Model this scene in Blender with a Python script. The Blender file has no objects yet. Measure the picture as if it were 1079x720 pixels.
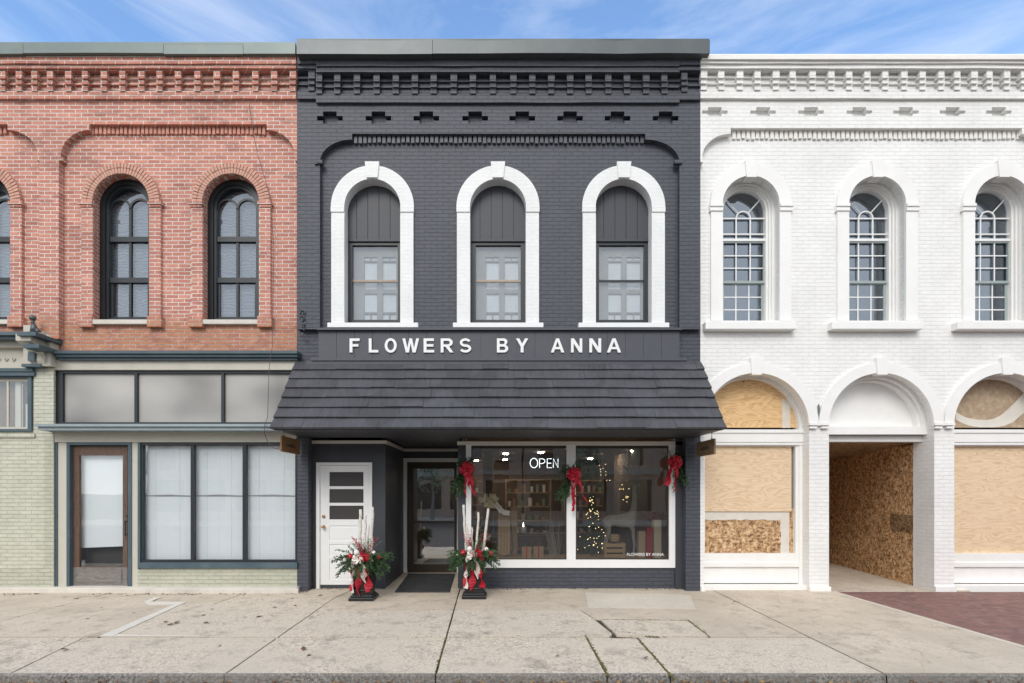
import bpy, bmesh, math, random
from mathutils import Vector, Matrix, Euler
from mathutils.geometry import tessellate_polygon
R = math.radians
PI = math.pi
rnd = random.Random(7)
SC = bpy.context.scene
COL = SC.collection

# ------------------------------------------------------------------ measuring
F = 540.0; CX = 525.0; CY = 518.0; D = 9.0; EYE = 1.75
def X(px, y=0.0): return (px - CX) * (D + y) / F
def Z(py, y=0.0): return EYE + (CY - py) * (D + y) / F
def G(px, py):                       # point of the sloping sidewalk
    k = (py - CY) / F
    t = (EYE + 0.18) / (k + 0.02)
    return Vector(((px - CX) / F * t, t - D, 0.02 * (t - D)))

# ------------------------------------------------------------------ materials
MATS = {}
def nt(name):
    m = bpy.data.materials.new(name); m.use_nodes = True
    t = m.node_tree; t.nodes.clear()
    o = t.nodes.new('ShaderNodeOutputMaterial'); p = t.nodes.new('ShaderNodeBsdfPrincipled')
    t.links.new(p.outputs[0], o.inputs[0])
    MATS[name] = m
    return m, t, p, o
def rgb(c): return (c[0], c[1], c[2], 1)
def mixc(t, fac, a, b, mode='MIX'):
    n = t.nodes.new('ShaderNodeMix'); n.data_type = 'RGBA'; n.blend_type = mode
    if isinstance(fac, (int, float)): n.inputs[0].default_value = fac
    else: t.links.new(fac, n.inputs[0])
    for s, v in ((6, a), (7, b)):
        if isinstance(v, (tuple, list)): n.inputs[s].default_value = rgb(v)
        else: t.links.new(v, n.inputs[s])
    return n.outputs[2]
def noise(t, vec, scale, detail=4, rough=.6, dist=0):
    n = t.nodes.new('ShaderNodeTexNoise'); n.inputs['Scale'].default_value = scale
    n.inputs['Detail'].default_value = detail; n.inputs['Roughness'].default_value = rough
    n.inputs['Distortion'].default_value = dist
    t.links.new(vec, n.inputs['Vector']); return n.outputs['Fac']
def ramp(t, fac, stops):
    n = t.nodes.new('ShaderNodeValToRGB'); e = n.color_ramp.elements
    while len(e) < len(stops): e.new(.5)
    for i, (p, c) in enumerate(stops):
        e[i].position = p; e[i].color = rgb(c) if isinstance(c, (tuple, list)) else (c, c, c, 1)
    t.links.new(fac, n.inputs[0]); return n.outputs[0]
def math_(t, op, a, b=None):
    n = t.nodes.new('ShaderNodeMath'); n.operation = op
    for i, v in enumerate((a, b)):
        if v is None: continue
        if isinstance(v, (int, float)): n.inputs[i].default_value = v
        else: t.links.new(v, n.inputs[i])
    return n.outputs[0]
def coords(t, scale=None):
    c = t.nodes.new('ShaderNodeTexCoord').outputs['Object']
    if scale:
        m = t.nodes.new('ShaderNodeMapping'); m.inputs['Scale'].default_value = scale
        t.links.new(c, m.inputs[0]); c = m.outputs[0]
    return c
def bump(t, p, h, dist, strength=1.0, prev=None):
    b = t.nodes.new('ShaderNodeBump'); b.inputs['Distance'].default_value = dist
    b.inputs['Strength'].default_value = strength
    t.links.new(h, b.inputs['Height'])
    if prev: t.links.new(prev, b.inputs['Normal'])
    t.links.new(b.outputs[0], p.inputs['Normal']); return b.outputs[0]

def plain(name, c, rough=.6, var=.12, vs=2.5, bd=.001, bs=45, metal=0, dirt=None, dirt_amt=.35, ds=1.2):
    m, t, p, o = nt(name)
    v = coords(t)
    n1 = noise(t, v, vs, 5)
    col = mixc(t, n1, tuple(x * (1 - var) for x in c), tuple(min(1, x * (1 + var)) for x in c))
    if dirt:
        n2 = noise(t, v, ds, 8, .7)
        f = ramp(t, n2, [(.48, 0.0), (.72, dirt_amt)])
        col = mixc(t, f, col, dirt)
    t.links.new(col, p.inputs['Base Color'])
    p.inputs['Roughness'].default_value = rough; p.inputs['Metallic'].default_value = metal
    if bd: bump(t, p, noise(t, v, bs, 3), bd)
    return m

def brick(name, c1, c2, mortar, paint=False, bd=.006, old=False, msize=.006, dirt=None, damt=.5, rough=.8, nb=.004, tint=.06):
    m, t, p, o = nt(name)
    v = coords(t)
    s = t.nodes.new('ShaderNodeSeparateXYZ'); t.links.new(v, s.inputs[0])
    w = noise(t, v, 3.0, 3)
    u = math_(t, 'ADD', s.outputs[0], s.outputs[1])
    zz = math_(t, 'ADD', s.outputs[2], math_(t, 'MULTIPLY', w, .012))
    cb = t.nodes.new('ShaderNodeCombineXYZ'); t.links.new(u, cb.inputs[0]); t.links.new(zz, cb.inputs[1])
    b = t.nodes.new('ShaderNodeTexBrick'); t.links.new(cb.outputs[0], b.inputs['Vector'])
    b.inputs['Scale'].default_value = 1; b.inputs['Brick Width'].default_value = .215
    b.inputs['Row Height'].default_value = .0677; b.inputs['Mortar Size'].default_value = msize
    b.inputs['Mortar Smooth'].default_value = .3
    b.inputs['Color1'].default_value = rgb(c1); b.inputs['Color2'].default_value = rgb(c2)
    b.inputs['Mortar'].default_value = rgb(mortar); b.inputs['Bias'].default_value = 0
    col = b.outputs['Color']
    n1 = noise(t, v, 1.1, 6, .65)
    k = 1.15 if not paint else 1.06
    sh = ramp(t, n1, [(.3, tuple([.80 if not paint else .92] * 3)), (.7, (k, k, k))])
    col = mixc(t, 1.0, col, sh, 'MULTIPLY')
    nf = noise(t, v, 30, 3)
    col = mixc(t, 1.0, col, ramp(t, nf, [(.3, (.955,) * 3), (.7, (1.03,) * 3)] if paint else [(.3, (.86, .86, .86)), (.7, (1.1, 1.1, 1.1))]), 'MULTIPLY')
    if not paint:                                     # lime bloom and sooty bricks
        vb = t.nodes.new('ShaderNodeTexVoronoi'); vb.feature = 'F1'; vb.inputs['Scale'].default_value = 1
        mp = t.nodes.new('ShaderNodeMapping'); mp.inputs['Scale'].default_value = (4.6, 14.7, 1)
        t.links.new(cb.outputs[0], mp.inputs[0]); t.links.new(mp.outputs[0], vb.inputs['Vector'])
        sv = t.nodes.new('ShaderNodeSeparateColor'); t.links.new(vb.outputs['Color'], sv.inputs[0])
        col = mixc(t, ramp(t, sv.outputs[0], [(.88, 0.0), (.91, .28)]), col, (.16, .07, .06))
        col = mixc(t, ramp(t, noise(t, v, 11, 7, .75), [(.58, 0.0), (.74, .4)]), col, (.68, .57, .5))
    if old:                                           # worn orange courses low under the windows
        lo = ramp(t, math_(t, 'ADD', s.outputs[2], math_(t, 'MULTIPLY', noise(t, v, 1.6, 5), .5)),
                  [(0, 1.0), (1, 0.0)])
        mr = t.nodes.new('ShaderNodeMapRange'); mr.inputs[1].default_value = 4.80; mr.inputs[2].default_value = 5.05
        mr.inputs[3].default_value = 1; mr.inputs[4].default_value = 0
        t.links.new(math_(t, 'ADD', s.outputs[2], math_(t, 'MULTIPLY', noise(t, v, 1.6, 5), .35)), mr.inputs[0])
        f = math_(t, 'MULTIPLY', mr.outputs[0], ramp(t, noise(t, v, 9, 4), [(.35, .25), (.6, .8)]))
        oc = mixc(t, b.outputs['Fac'], (.50, .22, .10), (.30, .22, .16))
        oc = mixc(t, ramp(t, sv.outputs[1], [(.6, 0.0), (.7, .6)]), oc, (.28, .1, .07))
        col = mixc(t, f, col, oc)
    if dirt:
        f = ramp(t, noise(t, v, 1.7, 9, .75), [(.55, 0.0), (.75, damt)])
        col = mixc(t, f, col, dirt)
        f = ramp(t, noise(t, coords(t, (5, 5, .5)), 1.3, 6, .7), [(.55, 0.0), (.78, damt * .7)])
        col = mixc(t, f, col, tuple(x * .75 for x in dirt))
        # individual bricks painted a touch lighter or darker, chips of bare joint
        f = ramp(t, noise(t, coords(t, (4.6, 4.6, 14.7)), 1.0, 1), [(.35, (1 - tint,) * 3), (.65, (1 + tint * .7,) * 3)])
        col = mixc(t, 1.0, col, f, 'MULTIPLY')
    t.links.new(col, p.inputs['Base Color']); p.inputs['Roughness'].default_value = rough
    inv = math_(t, 'SUBTRACT', 1.0, b.outputs['Fac'])
    b1 = bump(t, p, inv, bd)
    bump(t, p, noise(t, coords(t, (14, 14, 26)), 1, 4, .7), nb, 1, b1)
    return m

def glass(name, tint=(.9, .95, .95), refl=1.0, rough=.0, base=.06):
    m, t, p, o = nt(name)
    t.nodes.remove(p)
    tr = t.nodes.new('ShaderNodeBsdfTransparent'); tr.inputs[0].default_value = rgb(tint)
    gl = t.nodes.new('ShaderNodeBsdfGlossy'); gl.inputs['Roughness'].default_value = rough
    gl.inputs[0].default_value = (.93, .96, 1, 1)
    lw = t.nodes.new('ShaderNodeLayerWeight'); lw.inputs[0].default_value = .5
    f = math_(t, 'ADD', math_(t, 'MULTIPLY', math_(t, 'POWER', lw.outputs['Facing'], 4.0), .7 * refl), base)
    b = t.nodes.new('ShaderNodeBump'); b.inputs['Distance'].default_value = .0005
    t.links.new(noise(t, coords(t), 2.2, 2), b.inputs['Height'])
    t.links.new(b.outputs[0], gl.inputs['Normal'])
    mx = t.nodes.new('ShaderNodeMixShader')
    t.links.new(f, mx.inputs[0]); t.links.new(tr.outputs[0], mx.inputs[1]); t.links.new(gl.outputs[0], mx.inputs[2])
    t.links.new(mx.outputs[0], o.inputs[0])
    return m

def emit(name, c, s):
    m, t, p, o = nt(name)
    p.inputs['Base Color'].default_value = rgb(c)
    p.inputs['Emission Color'].default_value = rgb(c); p.inputs['Emission Strength'].default_value = s
    return m

RED = brick('red_brick', (.62, .265, .19), (.47, .18, .135), (.72, .65, .58), old=True, msize=.0085)
REDV = plain('red_voussoir', (.60, .33, .25), .85, .3, 14)
REDC = plain('red_corbel', (.58, .28, .21), .85, .3, 12, dirt=(.25, .1, .08))
MORT = plain('mortar', (.30, .20, .15), .9)
BLK = brick('black_painted_brick', (.068, .073, .092), (.062, .067, .085), (.048, .052, .066), True, .009, dirt=(.095, .095, .105), damt=.45, rough=.55, nb=.006)
BLKP = plain('black_paint', (.066, .070, .084), .5, .15, 6, .0015, 30, dirt=(.09, .085, .09), dirt_amt=.4)
BOARDD = plain('charcoal_board', (.042, .045, .055), .5, .12, 6, .001, 30)
BLKD = plain('black_paint_wood', (.05, .053, .063), .45, .15, 5, .0015, 25)
WHT = brick('white_painted_brick', (.85, .84, .815), (.845, .835, .81), (.81, .80, .775), True, .0035, dirt=(.64, .60, .54), damt=.2, rough=.65, nb=.0012, tint=.02)
WHTP = plain('white_paint', (.85, .84, .815), .5, .04, 5, .0012, 40, dirt=(.62, .58, .52), dirt_amt=.22)
WHTC = plain('white_corbel_paint', (.83, .81, .77), .6, .06, 8, .003, 25, dirt=(.55, .5, .43), dirt_amt=.3, ds=4)
TRIMW = plain('white_trim', (.83, .83, .82), .45, .04, 5, .0006)
STONE = plain('limestone', (.66, .62, .55), .8, .15, 6, .003, 30, dirt=(.3, .27, .22))
CREAM = plain('cream_paint', (.55, .52, .44), .55, .06, 4, .001, dirt=(.33, .3, .24), dirt_amt=.35)
CREAMB = brick('cream_painted_brick', (.57, .565, .46), (.54, .54, .44), (.48, .475, .385), True, .009, dirt=(.62, .60, .50), damt=.5)
SAGEB = brick('sage_painted_brick', (.50, .50, .40), (.47, .475, .375), (.41, .405, .32), True, .009, dirt=(.58, .56, .46), damt=.6)
BLUE = plain('blue_grey_paint', (.06, .098, .118), .5, .15, 5, .001, dirt=(.2, .24, .26), dirt_amt=.3)
BLUEL = plain('pale_blue_grey_paint', (.30, .36, .38), .5, .15, 5, .001, dirt=(.18, .2, .2), dirt_amt=.4)
DARKF = plain('dark_window_paint', (.022, .027, .032), .4, .2, 6, .0008)
METALG = plain('painted_metal_cap', (.15, .19, .18), .45, .15, 2, .001, 8, metal=.2, dirt=(.24, .26, .24), dirt_amt=.5)
METALD = plain('grey_metal_cap', (.085, .097, .10), .4, .12, 2, .001, 8, metal=.3, dirt=(.15, .16, .16), dirt_amt=.4)
BRONZE = plain('bronze_aluminium', (.075, .06, .045), .4, .1, metal=.6)
BRASS = plain('brass', (.6, .36, .15), .3, .1, metal=1.0, bd=0)
SCREEN = plain('dark_screen', (.045, .04, .038), .5, .25, 3)
BLIND = plain('white_blind', (.74, .77, .79), .7, .05, 2, .001)
DARKRM = plain('dark_interior', (.05, .045, .04), .9, .3, 2)  # dark colour of flat sheets standing in for unlit rooms behind glass
FLOORI = plain('shop_floor', (.12, .09, .065), .5, .25, 4)
WALLI = plain('shop_wall', (.17, .115, .075), .8, .4, 1.5)
RUBBER = plain('rubber_mat', (.035, .037, .04), .85, .3, 12, .004, 80, dirt=(.12, .11, .1), dirt_amt=.4, ds=5)
BPOT = plain('black_lacquer_pot', (.015, .016, .018), .35, .2, 6, .001, 20)
BIRCH = None
REDR = plain('red_ribbon', (.42, .007, .024), .55, .2, 20, .002, 60)
WHR = plain('white_ribbon', (.75, .68, .62), .6, .12, 20, .002, 60)
PINKR = plain('pink_ribbon', (.6, .28, .25), .6, .3, 30, .002, 60)
REDBALL = plain('red_ornament', (.5, .01, .03), .25, .15, 10, 0)
WHBALL = plain('white_ornament', (.8, .74, .7), .35, .1, 10, 0)
LEAFD = plain('fir_green', (.045, .095, .035), .7, .5, 9, 0)
LEAFP = plain('silver_green', (.22, .30, .20), .7, .4, 9, 0)
KRAFT = plain('kraft_board', (.38, .24, .14), .8, .1)
PINE = plain('light_wood', (.42, .27, .14), .6, .25, 6)
WICKER = plain('white_wicker', (.35, .31, .27), .9, .4, 30, .006, 60)
CREAMF = plain('cream_flower', (.72, .62, .4), .8, .2, 20)
G_DISP = glass('display_glass', (.88, .89, .87), 1.1, 0, .16)
G_UP = glass('upper_glass', (.88, .9, .9), 1.2, .01, .10)
G_RED = glass('old_glass', (.85, .88, .9), 1.2, .01, .11)
G_WHT = glass('fan_glass', (.66, .74, .80), 1.2, .01, .17)
G_SHOP = glass('shop_glass', (.99, 1, 1), .8, .01, .09)
G_DOOR = glass('door_glass', (.88, .88, .85), .9, .01, .3)
LAMP = emit('lamp_glow', (1, .86, .7), 7); CLAMP = emit('ceiling_lamp_glow', (1, .88, .74), 60)
FAIRY = emit('fairy_glow', (1, .72, .35), 4)
NEON = emit('neon_white', (.86, .93, 1), 1.6)

def mk_birch():
    m, t, p, o = nt('birch_bark')
    v = coords(t, (30, 30, 60)); n = noise(t, v, 1, 5, .7)
    c = ramp(t, n, [(.35, (.1, .08, .07)), (.43, (.62, .58, .52)), (.8, (.75, .72, .66))])
    t.links.new(c, p.inputs['Base Color']); p.inputs['Roughness'].default_value = .8
    return m
BIRCH = mk_birch()

def mk_wood_plank(name, a, b, sx=(1, 1, 14), rough=.6, dist=3):
    m, t, p, o = nt(name)
    v = coords(t, sx); n = noise(t, v, 2.5, 7, .65, dist)
    t.links.new(ramp(t, n, [(.3, a), (.7, b)]), p.inputs['Base Color']); p.inputs['Roughness'].default_value = rough
    bump(t, p, n, .002); return m
DOORW = mk_wood_plank('worn_brown_wood', (.05, .03, .022), (.19, .11, .075), (14, 14, 1.5))
DOORG = mk_wood_plank('weathered_grey_wood', (.11, .095, .085), (.28, .26, .235), (1.5, 1.5, 14))
SIGNW = mk_wood_plank('sign_wood', (.09, .05, .025), (.36, .19, .08), (3, 3, 14))
SIGNP = mk_wood_plank('pale_sign_wood', (.08, .055, .035), (.3, .2, .11), (3, 3, 14))

def mk_ply(name, base, dark, amt=1.0, knots=True, seed=0):
    m, t, p, o = nt(name)
    v = coords(t, (.8, .8, 3.6))
    mp = t.nodes.new('ShaderNodeMapping'); mp.inputs['Location'].default_value = (seed, 0, seed * 2)
    t.links.new(v, mp.inputs[0]); v2 = mp.outputs[0]
    n = noise(t, v2, 1.5, 2, .5, .4)
    w = math_(t, 'FRACT', math_(t, 'MULTIPLY', n, 12.0))
    g = ramp(t, w, [(.0, 0.0), (.4, .2), (.85, 1.0), (1, 0.0)])
    f = math_(t, 'MULTIPLY', g, ramp(t, noise(t, v2, 4, 3), [(.3, .4 * amt), (.7, 1.0 * amt)]))
    col = mixc(t, f, base, dark)
    fine = noise(t, coords(t, (4, 4, 160)), 2, 4)
    col = mixc(t, 1.0, col, ramp(t, fine, [(.3, (.88, .88, .87)), (.7, (1.08, 1.08, 1.08))]), 'MULTIPLY')
    if knots:
        vb = t.nodes.new('ShaderNodeTexVoronoi'); vb.inputs['Scale'].default_value = 1.9
        t.links.new(coords(t, (1, 1, 1.6)), vb.inputs['Vector'])
        col = mixc(t, ramp(t, vb.outputs['Distance'], [(.03, .9), (.075, 0.0)]), col, (.16, .075, .03))
    t.links.new(col, p.inputs['Base Color']); p.inputs['Roughness'].default_value = .75
    bump(t, p, fine, .0008); return m
PLY = mk_ply('plywood_pale', (.78, .60, .41), (.55, .35, .18), .7, False, 1.3)
PLYK = mk_ply('plywood_knotty', (.80, .54, .28), (.50, .28, .11), .9, True, 4.7)

def mk_osb(name, gain=1.0):
    m, t, p, o = nt(name)
    c = coords(t)
    outs = []
    for i, (rot, sc) in enumerate((((.3, .7, .5), (34, 30, 15)), ((1.2, .4, 2.2), (15, 32, 30)), ((.1, 2.0, .9), (26, 17, 36)))):
        mp = t.nodes.new('ShaderNodeMapping'); mp.inputs['Rotation'].default_value = rot; mp.inputs['Scale'].default_value = sc
        t.links.new(c, mp.inputs[0])
        vb = t.nodes.new('ShaderNodeTexVoronoi'); vb.inputs['Scale'].default_value = 1
        t.links.new(mp.outputs[0], vb.inputs['Vector'])
        s = t.nodes.new('ShaderNodeSeparateColor'); t.links.new(vb.outputs['Color'], s.inputs[0])
        outs.append(s.outputs[i])
    a = math_(t, 'MULTIPLY', math_(t, 'ADD', math_(t, 'ADD', outs[0], outs[1]), outs[2]), .333)
    q = lambda r, g, b: (r * gain, g * gain, b * gain)
    col = ramp(t, a, [(.2, q(.14, .07, .03)), (.4, q(.36, .21, .10)), (.58, q(.48, .30, .155)), (.8, q(.66, .47, .28))])
    t.links.new(col, p.inputs['Base Color']); p.inputs['Roughness'].default_value = .7
    bump(t, p, a, .003); return m
OSB = mk_osb('osb_board', 1.1); OSBD = mk_osb('osb_board_aged', .7); OSBLIT = mk_osb('osb_passage_bright', 1.5)  # last one: colour raised to make up for weak light in the passage
OSBP = plain('osb_smoothed', (.40, .29, .19), .8, .35, 14, .003, 40, dirt=(.6, .5, .38), dirt_amt=.7, ds=9)

def mk_ground(name, base, spec, amt, sc, dirt, bd=.003, stain=(.2, .17, .13)):
    m, t, p, o = nt(name)
    v = coords(t)
    n = noise(t, v, sc, 3, .8)
    col = mixc(t, ramp(t, n, [(.38, 0.0), (.62, amt)]), base, spec)
    wn = t.nodes.new('ShaderNodeTexVoronoi'); wn.inputs['Scale'].default_value = sc * .8
    t.links.new(v, wn.inputs['Vector'])
    sv = t.nodes.new('ShaderNodeSeparateColor'); t.links.new(wn.outputs['Color'], sv.inputs[0])
    col = mixc(t, ramp(t, sv.outputs[0], [(.8, 0.0), (.95, amt * .7)]), col, tuple(x * .35 for x in base))
    col = mixc(t, ramp(t, noise(t, v, .9, 8, .7), [(.40, 0.0), (.66, .8)]), col, dirt)
    col = mixc(t, ramp(t, noise(t, v, 3.3, 8, .75), [(.52, 0.0), (.70, .7)]), col, stain)
    col = mixc(t, ramp(t, noise(t, v, .45, 5, .6), [(.45, 0.0), (.62, .45)]), col, tuple(x * .72 for x in base))
    col = mixc(t, ramp(t, noise(t, v, 14, 2, .5), [(.70, 0.0), (.74, .6)]), col, stain)
    # hairline cracks
    vc = t.nodes.new('ShaderNodeTexVoronoi'); vc.feature = 'DISTANCE_TO_EDGE'; vc.inputs['Scale'].default_value = .45
    dn = t.nodes.new('ShaderNodeTexNoise'); dn.inputs['Scale'].default_value = 2.5; dn.inputs['Detail'].default_value = 6
    t.links.new(v, dn.inputs['Vector'])
    t.links.new(mixc(t, .22, v, dn.outputs['Color']), vc.inputs['Vector'])
    crack = ramp(t, vc.outputs['Distance'], [(.0, .35), (.003, 0.0)])
    col = mixc(t, math_(t, 'MULTIPLY', crack, ramp(t, noise(t, v, .6, 2), [(.54, 0.0), (.6, 1.0)])), col, (.16, .13, .1))
    t.links.new(col, p.inputs['Base Color']); p.inputs['Roughness'].default_value = .9
    bump(t, p, n, bd); return m
CONC = mk_ground('concrete_walk', (.66, .565, .45), (.55, .465, .365), .5, 60, (.52, .44, .34))
AGG = mk_ground('exposed_aggregate', (.78, .69, .57), (.44, .355, .27), .85, 42, (.66, .57, .455), .008)
CONCL = mk_ground('pale_concrete_patch', (.72, .65, .55), (.64, .57, .47), .4, 60, (.66, .59, .49), .001, (.52, .46, .37))
KERBM = mk_ground('weathered_kerb', (.42, .39, .35), (.09, .082, .075), 1.0, 34, (.2, .18, .16), .02)
JOINT = plain('joint_dirt', (.06, .055, .035), .95, .4, 8, .004, dirt=(.07, .08, .03), dirt_amt=.5)
ASPH = mk_ground('asphalt', (.055, .054, .052), (.03, .03, .03), .6, 90, (.07, .066, .06), .006, (.04, .04, .04))
SOIL = mk_ground('far_ground', (.12, .11, .07), (.08, .09, .04), .6, 5, (.1, .09, .06), .01)
PAINTED = plain('white_overspray', (.70, .655, .58), .8, .06, 9, .002, dirt=(.5, .46, .4), dirt_amt=.5, ds=3)
def mk_paver():
    m, t, p, o = nt('red_paver')
    v = coords(t)
    mp = t.nodes.new('ShaderNodeMapping'); mp.inputs['Rotation'].default_value = (0, 0, R(2)); t.links.new(v, mp.inputs[0])
    b = t.nodes.new('ShaderNodeTexBrick'); t.links.new(mp.outputs[0], b.inputs['Vector'])
    for k, q in (('Scale', 1), ('Brick Width', .2), ('Row Height', .1), ('Mortar Size', .004), ('Bias', -.2)): b.inputs[k].default_value = q
    b.inputs['Color1'].default_value = (.26, .125, .10, 1); b.inputs['Color2'].default_value = (.17, .09, .08, 1)
    b.inputs['Mortar'].default_value = (.2, .16, .14, 1)
    col = mixc(t, ramp(t, noise(t, v, 9, 6), [(.5, 0.0), (.72, .6)]), b.outputs['Color'], (.36, .25, .22))
    t.links.new(col, p.inputs['Base Color']); p.inputs['Roughness'].default_value = .85
    bump(t, p, math_(t, 'SUBTRACT', 1.0, b.outputs['Fac']), .005); return m
PAVER = mk_paver()
def mk_shingle():
    m, t, p, o = nt('black_shingle')
    v = coords(t, (22, 4, 4)); n = noise(t, v, 1.0, 6, .6)
    c = coords(t)
    col = ramp(t, n, [(.2, (.050, .051, .057)), (.8, (.086, .087, .096))])
    vb = t.nodes.new('ShaderNodeTexVoronoi'); vb.inputs['Scale'].default_value = 3.2; t.links.new(c, vb.inputs['Vector'])
    s = t.nodes.new('ShaderNodeSeparateColor'); t.links.new(vb.outputs['Color'], s.inputs[0])
    col = mixc(t, 1.0, col, ramp(t, s.outputs[0], [(0, (.82, .82, .82)), (1, (1.15, 1.15, 1.15))]), 'MULTIPLY')
    t.links.new(col, p.inputs['Base Color']); p.inputs['Roughness'].default_value = .5
    bump(t, p, n, .004); return m
SHING = mk_shingle()
def mk_lace():
    m, t, p, o = nt('lace_curtain')
    w = t.nodes.new('ShaderNodeTexWave'); w.wave_type = 'RINGS'; w.inputs['Scale'].default_value = 5.5
    w.inputs['Distortion'].default_value = 9; w.inputs['Detail'].default_value = 2; w.inputs['Detail Scale'].default_value = 1.3
    t.links.new(coords(t), w.inputs['Vector'])
    t.links.new(ramp(t, w.outputs['Fac'], [(0, (.20, .215, .235)), (1, (.34, .355, .38))]), p.inputs['Base Color'])
    p.inputs['Roughness'].default_value = .9; return m
LACE = mk_lace()
SEAMG = plain('grey_seam', (.30, .30, .31), .9, .25, 2.5)
DIMRM = plain('dim_room', (.10, .11, .125), .9, .5, 3)  # flat sheet colour standing in for a dim room behind the windows
TANW = plain('tan_rail', (.42, .33, .25), .6, .1)
def mk_frost():
    m, t, p, o = nt('frosted_transom')
    v = coords(t, (.8, 1, 1.3)); n = noise(t, v, .75, 1.5, .4)
    c = ramp(t, n, [(.34, (.20, .19, .18)), (.52, (.40, .385, .36)), (.7, (.52, .50, .465))])
    t.links.new(c, p.inputs['Base Color']); p.inputs['Roughness'].default_value = .35
    bump(t, p, noise(t, coords(t, (8, 8, 60)), 2, 3), .0015); return m
FROST = mk_frost()

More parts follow.
